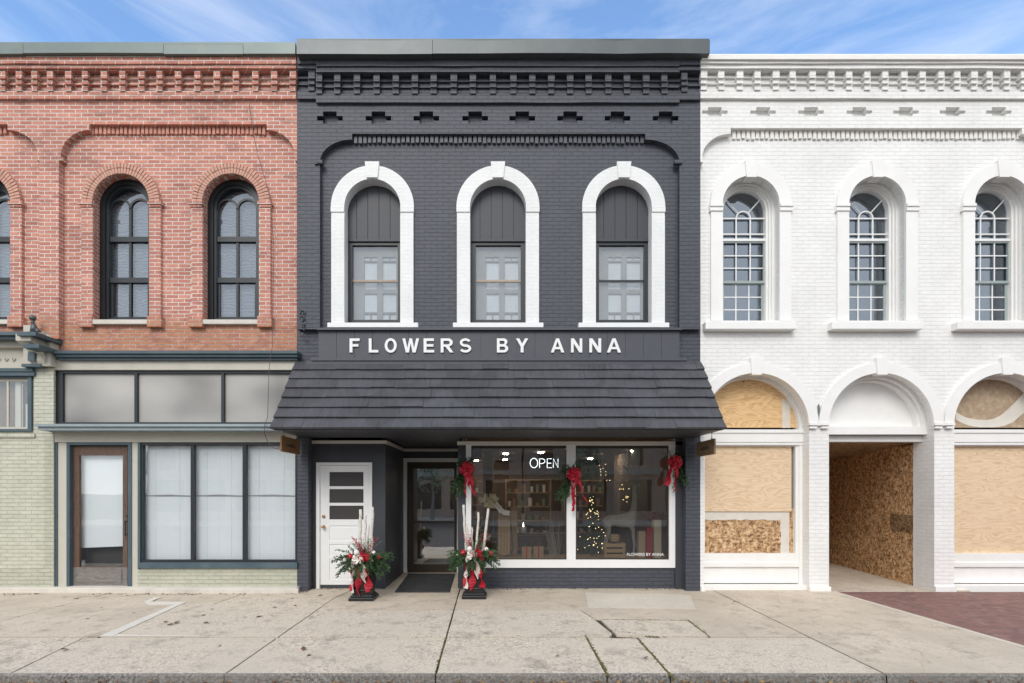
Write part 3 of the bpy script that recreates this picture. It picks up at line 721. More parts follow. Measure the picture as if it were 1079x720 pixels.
def blk_window(c):
    yo = -.05; s = MB(); cx = X(c, yo)
    s.plate(arc(cx, Z(218, yo), 43.5 / 60, 180, 0, 44) + arc(cx, Z(218, yo), .49, 0, 180, 44), [], yo, .17)
    for sg in (-1, 1):
        a, b = sorted((cx + sg * .49, cx + sg * 43.5 / 60)); s.box(a, b, yo - .012, .17, Z(223.6, yo), Z(218, yo))
        a, b = sorted((cx + sg * .488, cx + sg * 43.0 / 60)); s.box(a, b, yo + .004, .17, Z(227.2, yo), Z(223.6, yo))
        s.box(a, b, yo - .004, .17, Z(340, yo), Z(227.2, yo))
    keystone(s, cx, Z(188, yo) - .0, Z(171.3, yo), .19, .25, yo - .03, .02)
    s.build('window_surround', WBRK, blk)
    s = MB(); s.pbox(c - 47.5, c + 48, 340, 345, -.12, .16); bevel(s.build('sill', TRIMW, blk), .006)
    yb = .16; s = MB(); cxb = X(c)
    # board and batten head
    zt = Z(253.5, yb)
    xs = [-.5, -.32, -.12, .08, .28, .5]
    for i in range(5):
        x0, x1 = xs[i] + .004, xs[i + 1] - .004
        top0 = Z(218) + math.sqrt(max(0, .5 ** 2 - x0 ** 2)); top1 = Z(218) + math.sqrt(max(0, .5 ** 2 - x1 ** 2))
        P = [(cxb + x0, zt), (cxb + x1, zt), (cxb + x1, top1)]
        for k in range(1, 8):
            xx = x1 + (x0 - x1) * k / 8; P.append((cxb + xx, Z(218) + math.sqrt(max(0, .25 - xx * xx))))
        P.append((cxb + x0, top0)); s.plate(P, [], yb, yb + .02)
    s.plate(arch(cxb, Z(218), .5, zt), [], yb + .022, yb + .04)
    s.box(cxb - .5, cxb + .5, yb - .012, yb, zt - .02, zt + .02)
    s.build('window_board', BOARDD, blk)
    w = MB(); zb = Z(338.5, yb)
    w.plate(rect(cxb - .49, cxb + .49, zb - .03, zt - .02), [rect(cxb - .40, cxb + .41, zb + .03, zt - .075)], yb + .02, yb + .08)
    wf = w.build('window', DARKF, blk)
    w = MB(); w.box(cxb - .41, cxb + .41, yb + .045, yb + .075, Z(297, .2), Z(295, .2)); w.build('meeting_rail', TANW if c < 600 else DARKF, wf)
    w = MB(); w.box(cxb - .41, cxb + .42, yb + .055, yb + .06, zb + .02, zt - .06); w.build('pane', G_UP, wf)
    # inner casement set back behind the glass
    yi = .27; w = MB(); ci = cxb + .02
    hs = []
    for x0, x1 in ((-.235, -.00), (.10, .345)):
        for a, b in ((271, 274.5), (276, 295), (297, 305), (309.5, 329), (330.5, 339)):
            if b - a < 10 and a != 297:
                xm = (x0 + x1) / 2; hs += [rect(ci + x0, ci + xm - .01, Z(b, yi), Z(a, yi)), rect(ci + xm + .01, ci + x1, Z(b, yi), Z(a, yi))]
            else: hs.append(rect(ci + x0, ci + x1, Z(b, yi), Z(a, yi)))
    w.plate(rect(ci - .55, ci + .55, zb - .1, zt + .1), hs, yi, yi + .02); w.build('inner_casement', INNERF, wf)
    w = MB(); w.box(ci - .55, ci + .55, yi + .03, yi + .035, zb - .1, zt + .1); w.build('pale_shade', INNERP, wf)
    w = MB(); w.box(cxb - .6, cxb + .6, .45, .47, zb - .3, zt + .4); w.build('room_backing', DARKRM, wf)
WBRK = brick('white_surround_paint', (.80, .80, .79), (.795, .795, .785), (.78, .78, .77), True, .0012, rough=.55, nb=.0006)
INNERF = plain('grey_inner_frame', (.38, .35, .33), .8, .2, 3)
INNERP = plain('pale_window_shade', (.80, .80, .82), .8, .1, 2)
for c in BW: blk_window(c)

# sign band
YS = -.14
mb = MB(); mb.pbox(333.5, 719, 345.3, 347.6, -.20, 0)
n = 20
for i in range(n):
    a = 335.5 + (716 - 335.5) * i / n; b = 335.5 + (716 - 335.5) * (i + 1) / n
    mb.pbox(a + .25, b - .25, 347.6, 377, YS, 0)
mb.pbox(335.5, 716, 347.6, 377, YS + .008, 0)
mb.pbox(328, 724, 377, 380, -.18, 0); mb.pbox(323, 729, 380, 384, -.16, 0)
mb.build('sign_board', BLKP, blk)
# letters
shop_sign = empty('shop_sign', (X(367), YS, Z(372, YS)), 'white capital letters reading FLOWERS BY ANNA on the charcoal band above the awning', 'sign')
def glyph_mesh(ch, bold=.018, ext=.02):
    cu = bpy.data.curves.new('glyph', 'FONT'); cu.body = ch; cu.size = 1; cu.offset = bold; cu.extrude = ext; cu.resolution_u = 6
    ob = bpy.data.objects.new('glyph', cu); COL.objects.link(ob)
    dg = bpy.context.evaluated_depsgraph_get(); dg.update()
    me = bpy.data.meshes.new_from_object(ob.evaluated_get(dg)); bpy.data.objects.remove(ob); bpy.data.curves.remove(cu)
    return me
def letter(ch, x0, x1, z0, z1, yf, th, mat, parent=None, bold=.018):
    me = glyph_mesh(ch, bold)
    xs = [v.co.x for v in me.vertices]; ys = [v.co.y for v in me.vertices]; zs = [v.co.z for v in me.vertices]
    o0 = ORG.get(parent.name, Vector()) if parent else Vector()
    for v in me.vertices:
        u = (v.co.x - min(xs)) / (max(xs) - min(xs)); w = (v.co.y - min(ys)) / (max(ys) - min(ys)); q = (v.co.z - min(zs)) / max(1e-6, max(zs) - min(zs))
        v.co = Vector((x0 + (x1 - x0) * u, yf + th * (1 - q), z0 + (z1 - z0) * w)) - o0
    me.materials.clear(); me.materials.append(mat)
    ob = bpy.data.objects.new('letter', me); COL.objects.link(ob)
    if parent: ob.parent = parent
    return ob
# copy coordinates first since min/max is taken before editing
def letter_safe(*a, **k): return letter(*a, **k)
LET = [('F', 368.4, 378.9), ('L', 388.6, 398.6), ('O', 405.4, 418), ('W', 424, 441.6), ('E', 446.4, 457.5), ('R', 464.4, 477.7), ('S', 484.2, 496.6), ('B', 523.6, 535.5), ('Y', 543.7, 556.6), ('A', 580.4, 594.6), ('N', 601.7, 613.5), ('N', 621, 633.4), ('A', 639.5, 654.4)]
def ell(cx, cz, rx, rz, a0, a1, n): return [(cx + rx * math.cos(R(a0 + (a1 - a0) * i / n)), cz + rz * math.sin(R(a0 + (a1 - a0) * i / n))) for i in range(n + 1)]
def stroke(P, hw, W, H):
    L1_, R1_ = [], []
    for i, p in enumerate(P):
        a = P[max(0, i - 1)]; b = P[min(len(P) - 1, i + 1)]; dx, dz = (b[0] - a[0]) * W, (b[1] - a[1]) * H; l = math.hypot(dx, dz)
        nx, nz = -dz / l * hw / W, dx / l * hw / H; L1_.append((p[0] + nx, p[1] + nz)); R1_.append((p[0] - nx, p[1] - nz))
    return L1_ + R1_[::-1]
GL = {
 'F': [[(0, 0), (.28, 0), (.28, .42), (.88, .42), (.88, .59), (.28, .59), (.28, .82), (1, .82), (1, 1), (0, 1)]],
 'L': [[(0, 0), (1, 0), (1, .18), (.29, .18), (.29, 1), (0, 1)]],
 'E': [[(0, 0), (1, 0), (1, .18), (.27, .18), (.27, .42), (.93, .42), (.93, .59), (.27, .59), (.27, .82), (.97, .82), (.97, 1), (0, 1)]],
 'N': [[(0, 0), (.23, 0), (.23, .65), (.75, 0), (1, 0), (1, 1), (.77, 1), (.77, .37), (.26, 1), (0, 1)]],
 'Y': [[(.385, 0), (.615, 0), (.615, .42), (1, 1), (.735, 1), (.5, .62), (.27, 1), (0, 1), (.385, .42)]],
 'A': [[(0, 0), (.22, 0), (.30, .23), (.70, .23), (.78, 0), (1, 0), (.61, 1), (.39, 1)], [(.355, .39), (.645, .39), (.5, .79)]],
 'W': [[(0, 1), (.17, 1), (.30, .32), (.42, 1), (.58, 1), (.70, .32), (.83, 1), (1, 1), (.79, 0), (.61, 0), (.5, .66), (.39, 0), (.21, 0)]],
 'O': [ell(.5, .5, .5, .515, 0, 350, 35), ell(.5, .5, .28, .34, 0, 350, 35)],
 'R': [[(0, 0), (.22, 0), (.22, .41), (.38, .41), (.74, 0), (1, 0), (.655, .445)] + ell(.59, .715, .36, .285, -72, 90, 14) + [(0, 1)], [(.22, .57), (.56, .57)] + ell(.56, .70, .16, .13, -80, 80, 8) + [(.56, .83), (.22, .83)]],
 'B': [[(0, 0)] + ell(.6, .28, .40, .28, -90, 58, 12) + ell(.57, .76, .36, .24, -48, 90, 12) + [(0, 1)], [(.24, .17), (.58, .17)] + ell(.58, .295, .17, .125, -80, 80, 8) + [(.58, .42), (.24, .42)], [(.24, .59), (.56, .59)] + ell(.56, .71, .13, .12, -80, 80, 8) + [(.56, .83), (.24, .83)]],
}
Scl = ell(.5, .707, .37, .215, 22, 270, 20) + ell(.5, .285, .39, .207, 88, -158, 20)
GL['S'] = [stroke(Scl, .085, 12.3 / 14.8, 1)]
for chh, a, b in LET:
    x0, x1, z0, z1 = X(a, -.16), X(b, -.16), Z(371.6, -.16), Z(356.8, -.16)
    mb = MB(); loops = [[(x0 + (x1 - x0) * u, z0 + (z1 - z0) * v) for u, v in l] for l in GL[chh]]
    mb.plate(loops[0], loops[1:], -.165, -.142); mb.build('letter', TRIMW, shop_sign)

# awning with shingle courses
AW_Y = -1.09; AW_Z = 2.71; XW = 3.5
ZT = Z(383)
mb = MB()
nrow = 7
L0 = Vector((0, -.10, ZT)); L1 = Vector((0, AW_Y, AW_Z + .004))
for rI in range(nrow):
    t0 = rI / nrow; t1 = (rI + 1) / nrow + (.004 if rI < nrow - 1 else 0)
    x = -XW + .10 * (1 - t1) * 0 - .02
    while x < XW + .01:
        wd = rnd.uniform(.28, .85); x1 = min(x + wd, XW + .02)
        e = rnd.uniform(-.012, .012); e2 = e + rnd.uniform(-.012, .012); th = .036 + rnd.uniform(-.005, .009)
        a = L0.lerp(L1, max(0, t0 - .02)); b = L0.lerp(L1, min(1.0, t1) + e * .3)
        n_ = Vector((0, -(L0.z - L1.z), -(L0.y - L1.y) * -1)).normalized()
        n_ = Vector((0, -(ZT - L1.z), abs(AW_Y))).normalized()
        bs = len(mb.v)
        b2 = L0.lerp(L1, min(1.0, t1) + e2 * .3)
        for xx, b in ((x + .0015, b), (x1 - .0015, b2)):
            mb.v += [Vector((xx, a.y, a.z)), Vector((xx, a.y, a.z)) + n_ * .004, Vector((xx, b.y, b.z)) + n_ * th, Vector((xx, b.y, b.z))]
        for q in ((0, 1, 2, 3), (7, 6, 5, 4), (0, 4, 5, 1), (1, 5, 6, 2), (2, 6, 7, 3), (3, 7, 4, 0)): mb.face([bs + i for i in q])
        x = x1
aw = mb.build('awning_roof', SHING, blk)
mb = MB(); prof = [(-.0, ZT - .01), (-.10, ZT - .01), (AW_Y + .01, AW_Z + .03), (AW_Y + .01, AW_Z), (0, AW_Z)]
for sx in (-XW, XW - .03):
    mb = MB(); mb.prism([prof], lambda u, v, w: (w, u, v), sx, sx + .03); mb.build('awning_end', BLKD, blk)
mb = MB(); mb.box(-XW + .03, XW - .03, AW_Y + .025, AW_Y + .05, AW_Z - .012, AW_Z - .001); mb.build('awning_edge', BLKD, blk)
mb = MB()
ys = AW_Y + .03; k = 0
x = -XW + .03
while x < XW - .04:      # soffit boards running back to the wall
    x1 = min(x + .14, XW - .03); mb.box(x + .002, x1 - .002, ys, .16, AW_Z, AW_Z + .02); x = x1
mb.box(-XW + .03, XW - .03, ys, .16, AW_Z + .021, AW_Z + .04)
mb.box(X(405, .2), X(484, .2) + .1, .16, 2.35, AW_Z + .0, AW_Z + .03)
mb.build('soffit', BLKD, blk)
mb = MB(); 
for px, py in ((457, 468), (500, 463.5), (556, 463.4), (664, 461.2)):
    t = F * (AW_Z - EYE) / (CY - py); xx = (px - CX) / F * t; yy = t - D
    mb = MB(); mb.tube([(xx, yy, AW_Z - .012), (xx, yy, AW_Z - .001)], .06, 16); mb.build('recessed_light', METALD, blk)

# ground floor piers
for a, b in ((X(xl) + .004, X(327, .1)), (X(722.7), X(xr) - .004)):
    mb = MB(); mb.box(a, b, -.0, .3, -.1, Z(460) - .001); mb.build('pier', BLK, blk)
SY = .2
# dark boarded surround of the white door
mb = MB()
mb.plate([(X(327, SY), -.05), (X(333.5, SY), -.05), (X(333.5, SY), Z(488, SY)), (X(392, SY), Z(488, SY)), (X(392, SY), -.05), (X(406, SY), -.05), (X(406, SY), Z(467.5, SY)), (X(327, SY), Z(467.5, SY))], [], SY, SY + .06)
for px in (346.5, 362, 380): mb.pbox(px - .4, px + .4, 468, 487.5, SY - .004, SY)
mb.pbox(336.5, 389.5, 616.5, 623, SY + .03, SY + .1)
# recess side wall, boarded
xa = X(406, SY)
for i in range(10):
    y0 = SY + .062 + i * (2.0 - SY) / 10; mb.box(xa - .05, xa - .001, y0, y0 + (2.0 - SY) / 10 - .006, -.05, AW_Z)
mb.box(xa - .08, xa - .051, SY + .06, 2.1, -.05, AW_Z)
# above display window & base corner

mb.box(X(327, SY), X(722.7, SY), SY + .001, SY + .06, Z(464, SY), AW_Z + .05) if False else None
mb.build('shopfront_panel', BLKD, blk)
for a, b, c_, q in ((482.5, 491, 468, 0), (711.7, 722.7, 462, -.03)):
    mb = MB(); mb.pbox(a, b, c_, 623, SY + q, SY + .12); mb.build('corner_board', BLKD, blk)
mb = MB(); mb.plate([(X(333.5, SY), -.02), (X(337, SY), -.02), (X(337, SY), Z(490.5, SY)), (X(389.6, SY), Z(490.5, SY)), (X(389.6, SY), -.02), (X(392.2, SY), -.02), (X(392.2, SY), Z(487.5, SY)), (X(333.5, SY), Z(487.5, SY))], [], SY - .02, SY + .05)
mb.build('door_casing', TRIMW, blk)
mb = MB(); yd = SY + .02
pan = [(497.5, 512.5), (515.5, 530), (533, 547.5)]
low = [(554, 570), (573.5, 586), (589, 611)]
mb.plate(rect(X(337.3, yd), X(389.3, yd), Z(616.3, yd), Z(490.8, yd)), [rect(X(347, yd), X(383, yd), Z(b, yd), Z(a, yd)) for a, b in pan + low], yd, yd + .045)
for a, b in low:
    mb.pbox(347, 383, a, b, yd + .012, yd + .04); mb.pbox(350, 380, a + 2, b - 2, yd + .006, yd + .012)
wd = mb.build('door', TRIMW, blk); tag(wd, 'white door with three small dark panes')
for a, b in pan:
    mb = MB(); mb.box(X(346.5, yd), X(383.5, yd), yd + .02, yd + .025, Z(b + .5, yd), Z(a - .5, yd)); mb.build('pane', SCREEN, wd)
mb = MB(); mb.smooth = True; mb.tube([(X(341.3, yd), yd, Z(545)), (X(341.3, yd), yd - .02, Z(545))], .028, 12); mb.build('deadbolt', BRASS, wd)
mb = MB(); mb.smooth = True; mb.tube([(X(341.3, yd), yd, Z(556)), (X(341.3, yd), yd - .02, Z(556))], .028, 12)
mb.ball((X(341.5, yd), yd - .06, Z(556)), .03); mb.tube([(X(341.3, yd), yd, Z(556)), (X(341.3, yd), yd - .04, Z(556))], .012)
mb.build('knob', BRASS, wd)
# white line trim
mb = MB(); mb.pbox(327, 407, 464.3, 467.6, SY - .02, SY + .02)
mb.box(xa - .002, xa + .03, SY + .02, 2.0, Z(467.6, SY), Z(464.3, SY))
yb = 2.0
mb.box(xa + .03, X(486, yb), yb - .02, yb + .01, Z(467.6, SY), Z(464.3, SY))
mb.pbox(481.7, 722, 465.3, 469, SY - .03, SY + .05)
mb.build('header_trim', plain('ivory_trim', (.68, .64, .58), .5, .05), blk)
# recess back wall with shop door
mb = MB()
mb.box(xa, X(425, yb), yb, yb + .06, 0, AW_Z); mb.box(xa, X(484, yb) + .5, yb + .001, yb + .06, Z(484, yb), AW_Z)
mb.build('recess_back', BLKD, blk)
mb = MB(); mb.plate([(X(424.4, yb), .0), (X(429, yb), .0), (X(429, yb), Z(487, yb)), (X(481.5, yb), Z(487, yb)), (X(481.5, yb), 0), (X(486, yb), 0), (X(486, yb), Z(483, yb)), (X(424.4, yb), Z(483, yb))], [], yb - .03, yb + .05); mb.build('door_casing', TRIMW, blk)
mb = MB(); mb.plate(rect(X(429.2, yb), X(481.4, yb), .01, Z(487.2, yb)), [rect(X(436, yb), X(478.5, yb), Z(594.5, yb), Z(494, yb))], yb, yb + .05)
sd = mb.build('door', BRONZE, blk); tag(sd, 'glass shop door in a dark bronze frame inside the recess')
mb = MB(); mb.box(X(435, yb), X(479.5, yb), yb + .02, yb + .028, Z(595.5, yb), Z(493, yb)); mb.build('pane', G_DOOR, sd)
mb = MB(); mb.box(X(434.5, yb), X(481, yb), yb - .05, yb - .025, Z(551, yb), Z(549, yb)); mb.build('push_bar', BRONZE, sd)
# right wall of the recess (return of the show window) and base
xrw = X(483.5, SY)
mb = MB(); mb.box(xrw, xrw + .06, SY + .12, yb, -.02, Z(590, SY)); mb.box(xrw, xrw + .06, SY + .12, yb, Z(472, SY), AW_Z); mb.box(xrw, xrw + .06, yb - .1, yb, Z(590, SY), Z(472, SY))
mb.build('recess_return', BLKD, blk)
mb = MB(); mb.box(xrw + .02, xrw + .026, SY + .12, yb - .1, Z(590, SY), Z(472, SY)); mb.build('return_pane', G_DISP, blk)
mb = MB(); mb.pbox(491, 711.5, 598, 624, SY + .02, SY + .2); mb.build('bulkhead', BLK, blk)
# show window
hs = [(496.5, 597), (606.5, 704.8)]
mb = MB(); mb.plate(rect(X(491, SY), X(711.7, SY), Z(598.3, SY), Z(468.8, SY)), [rect(X(a, SY), X(b, SY), Z(589.8, SY), Z(469.5, SY)) for a, b in hs], SY - .02, SY + .07)
sw = mb.build('show_window', TRIMW, blk)
for a, b in hs:
    g = MB(); g.box(X(a, SY) - .01, X(b, SY) + .01, SY + .03, SY + .036, Z(590.5, SY), Z(468.8, SY)); g.build('pane', G_DISP, sw)
    g = MB(); g.plate(rect(X(a, SY) , X(b, SY), Z(589.8, SY), Z(469.5, SY)), [rect(X(a, SY) + .022, X(b, SY) - .022, Z(589.8, SY) + .022, Z(469.5, SY) - .05)], SY + .015, SY + .029); g.build('glazing_bead', BRONZE, sw)
me = letter('FLOWERS BY ANNA', X(661, SY), X(700, SY), Z(586, SY), Z(583, SY), SY + .022, .004, TRIMW, None, .0)
me.name = 'window_lettering'; me.parent = sw

# shop interior
mb = MB()
RZ = 2.78; XI = 3.36
mb.box(-XI, XI, 8.9, 9.0, 0, RZ); mb.box(-XI - .05, -XI, 2.2, 9, 0, RZ); mb.box(XI, XI + .05, .3, 9, 0, RZ)
mb.box(-XI, XI, 2.36, 9, RZ, RZ + .03); mb.box(xrw + .06, XI, .27, 2.36, RZ - .001, RZ + .03)
mb.box(-XI, xa - .06, 2.2, 2.26, 0, RZ)
mb.build('interior_wall', WALLI, blk)
mb = MB(); mb.box(-XI, XI, .4, 9, -.04, .004); mb.build('interior_floor', FLOORI, blk)
mb = MB(); mb.box(xrw + .07, XI, .42, 1.25, .01, Z(590, SY) - .03); mb.build('display_deck', PINE, blk)
mb = MB()
for px, py in ((533, 479), (532, 485), (575.6, 471.7), (570, 477.5), (499, 482), (501.7, 486), (447, 476), (640, 480), (668, 476), (622, 484)):
    t = F * (RZ - .03 - EYE) / (CY - py); mb = MB(); mb.tube([((px - CX) / F * t, t - D, RZ - .03), ((px - CX) / F * t, t - D, RZ - .005)], .07, 14); mb.build('ceiling_lamp', CLAMP, blk)
# doorway concrete step floor of recess
mb = MB(); mb.box(xa, xrw, .12, yb + .1, -.05, .012); mb.build('entry_floor', CONC, blk)

# =================================================================== WHITE BUILDING
wht = empty('white_brick_building', (X(930), 0, 0), 'white painted brick building with fan topped windows and boarded arches, right of the florist', 'building')
WWC = [791.6, 924.9, 1057.5]; WR = 30.0
AC = [797.0, 929.0, 1061.0]; AR = 55.5; AS = 448.5
XE = 1200.0
mb = MB()
ar_h = [arch(X(c), Z(AS), AR / 60, Z(626)) for c in AC]
outer = [(X(738), -.1), (X(AC[0]) - AR / 60 , -.1)]
# openings run to the ground: build outline as comb
outer = [(X(738), -.1)]
for c in AC:
    h = arch(X(c), Z(AS), AR / 60, -.1); outer += h
outer += [(X(XE), -.1), (X(XE), Z(57)), (X(738), Z(57))]
mb.plate(outer, [arch(X(c), Z(215), .5, Z(338)) for c in WWC], 0, .40)
shell(mb, X(738), X(XE), Z(57), yf=.4)
mb.build('wall', WHT, wht)
mb = MB()
crw = [753.3, 804.2, 854.7, 905.6, 954.9, 1003.8, 1052.7, 1101]
o = [(X(738, YF), Z(104, YF)), (X(738, YF), Z(171, YF)), (X(741, YF), Z(171, YF)), (X(740, YF), Z(166, YF))]
o += [(X(770 - 30 * math.cos(R(a)), YF), Z(166 - 25 * math.sin(R(a)), YF)) for a in range(10, 91, 10)]
o += [(X(770, YF), Z(135, YF)), (X(1077, YF), Z(135, YF)), (X(1077, YF), Z(141, YF))]
o += [(X(1077 + 30 * math.sin(R(a)), YF), Z(166 - 25 * math.cos(R(a)), YF)) for a in range(10, 81, 10)]
o += [(X(1106, YF), Z(171, YF)), (X(XE, YF), Z(171, YF)), (X(XE, YF), Z(104, YF))]
mb.plate(o, [cross(c, 113, 122.5, YF) for c in crw], YF, 0)
mb.build('frieze', WHT, wht)
mb = MB(); dentils(mb, 771, 1076, 135, 146.5, -.04, 0, 5.0); mb.build('dentil_course', WHTC, wht)
mb = MB()
bw_ = [741.6, 760, 779.5, 798.5, 817.8, 836, 856.4, 876, 894.6, 914, 933.6, 953.5, 972.5, 991.8, 1009.4, 1026.7, 1043.4, 1061.3, 1079, 1097, 1116]
upper_cornice(mb, 738.2, XE, (62, 66.5, 72, 74, 95, 103.5), bw_)
mb.build('cornice', WHT, wht)
mb = MB(); mb.pbox(740, XE, 58.5, 62.3, -.335, .5); mb.build('roof_cap', WHTC, wht)

def wht_window(c):
    yo = -.05; cx = X(c, yo); s = MB()
    s.plate(arc(cx, Z(215, yo), 42.5 / 60, 180, 0, 44) + arc(cx, Z(215, yo), .497, 0, 180, 44), [], yo, 0)
    for sg in (-1, 1):
        a, b = sorted((cx + sg * .497, cx + sg * 43.5 / 60)); s.box(a, b, yo - .03, 0, Z(218, yo), Z(215, yo)); s.box(a, b, yo - .02, 0, Z(222.5, yo), Z(219.2, yo)); s.box(a, b, yo, 0, Z(219.2, yo), Z(218, yo))
        a, b = sorted((cx + sg * .497, cx + sg * 42 / 60)); s.box(a, b, yo, 0, Z(338, yo), Z(222.5, yo))
    keystone(s, cx, Z(185.5, yo) - .03, Z(169.5, yo), .17, .23, yo - .022, .10)
    s.build('window_surround', WHTP, wht)
    s = MB(); s.pbox(c - 48, c + 48, 338.5, 347, -.14, .3); bevel(s.build('sill', WHTP, wht), .012)
    cx = X(c); zs = Z(215); zb = Z(336.5); s = MB()
    # stepped casing
    s.plate(arch(cx, zs, .5, zb - .02), [arch(cx, zs, .45, zb + .01)], .17, .36)
    s.plate(arch(cx, zs, .45, zb - .02), [arch(cx, zs, .42, zb + .015)], .21, .36)
    s.plate(arch(cx, zs, .42, zb - .02), [arch(cx, zs, .385, zb + .02)], .25, .36)
    wf = s.build('window', WHTP, wht)
    y = .29; zf = Z(213.0, y) ; zt = Z(253.5, y); zm = Z(297.5, y)
    s = MB()
    s.box(cx - .39, cx + .39, y - .02, y + .03, zt - .02, zt + .025)
    q = .385; w_ = .011; fz = zs - .10
    for z in (fz - .0, fz - .285): s.box(cx - q, cx + q, y, y + .022, z - w_, z + w_)
    for sg in (-1, 1): s.box(cx + sg * .128 - w_, cx + sg * .128 + w_, y + .002, y + .02, zt, fz)
    s.plate(arc(cx, fz, .14, 180, 0, 16) + arc(cx, fz, .117, 0, 180, 16), [], y + .001, y + .021)
    for a in (48, 132):
        d = Vector((math.cos(R(a)), 0, math.sin(R(a)))); p0 = Vector((cx, y + .01, fz)) + d * .13; p1 = Vector((cx, y + .01, fz)) + d * .52
        s.tube([p0, p1], .012, 4)
    # double-hung sashes
    for (z0, z1, dy, ins) in ((zm, zt - .02, 0, .0), (zb + .02, zm, .03, .03)):
        h = z1 - z0 - .06
        for k in (1, 2):
            s.box(cx - q + ins, cx + q - ins, y + dy + .004, y + dy + .02, z0 + .03 + h * k / 3 - .009, z0 + .03 + h * k / 3 + .009)
            xx = cx - q + ins + (2 * q - 2 * ins) * k / 3; s.box(xx - .009, xx + .009, y + dy + .006, y + dy + .022, z0, z1)
    s.build('muntins', TRIMW, wf)
    s = MB()
    s.plate(rect(cx - q, cx + q, zm - .02, zt - .02), [rect(cx - q + .025, cx + q - .025, zm + .025, zt - .045)], y - .002, y + .03)
    s.plate(rect(cx - q, cx + q, zb + .015, zm - .02), [rect(cx - q + .045, cx + q - .045, zb + .045, zm - .03)], y + .028, y + .05)
    s.build('sash', SASHG, wf)
    s = MB(); s.plate(arch(cx, zs, .39, zb + .01), [], y + .045, y + .05); s.build('pane', G_WHT, wf)
    s = MB(); s.box(cx - .5, cx + .5, y + .16, y + .17, zb, zs + .55); s.build('room_backing', DIMRM, wf)
SASHG = plain('grey_green_sash', (.33, .38, .37), .5, .1)
for c in WWC: wht_window(c)

# ground arches rings
for i, c in enumerate(AC):
    s = MB(); yo = -.045 - .003 * i; cx = X(c, yo); ro = 66 / 60 * (9 + yo) / 9; ri = AR / 60 - .006
    s.plate(arc(cx, Z(AS, yo), ro, 180, 0, 48) + arc(cx, Z(AS, yo), ri, 0, 180, 48), [], yo, 0)
    keystone(s, cx, Z(394, yo) - .02, Z(377, yo), .17, .22, yo - .025, .06)
    for sg in (-1, 1):
        a, b = sorted((cx + sg * ri, cx + sg * (ro - .03)))
        s.box(a, b, yo - .02, 0, Z(448.5, yo), Z(445.5, yo)); s.box(a + .01, b - .01, yo - .012, 0, Z(451.5, yo), Z(449.5, yo))
    s.build('arch_surround', WHTP, wht)
# plinth of piers
for a, b in ((738.3, AC[0] - AR), (AC[0] + AR, AC[1] - AR), (AC[1] + AR, AC[2] - AR)):
    s = MB(); s.box(X(a) - .0, X(b) + .02, -.03, 0, -.05, Z(618)); s.build('pier_plinth', WHTP, wht)
s = MB(); s.box(X(861.3), X(862.8), -.03, 0, Z(444), Z(428)); s.ball((X(862), -.02, Z(427)), .014); s.build('wall_bracket', METALG, wht)

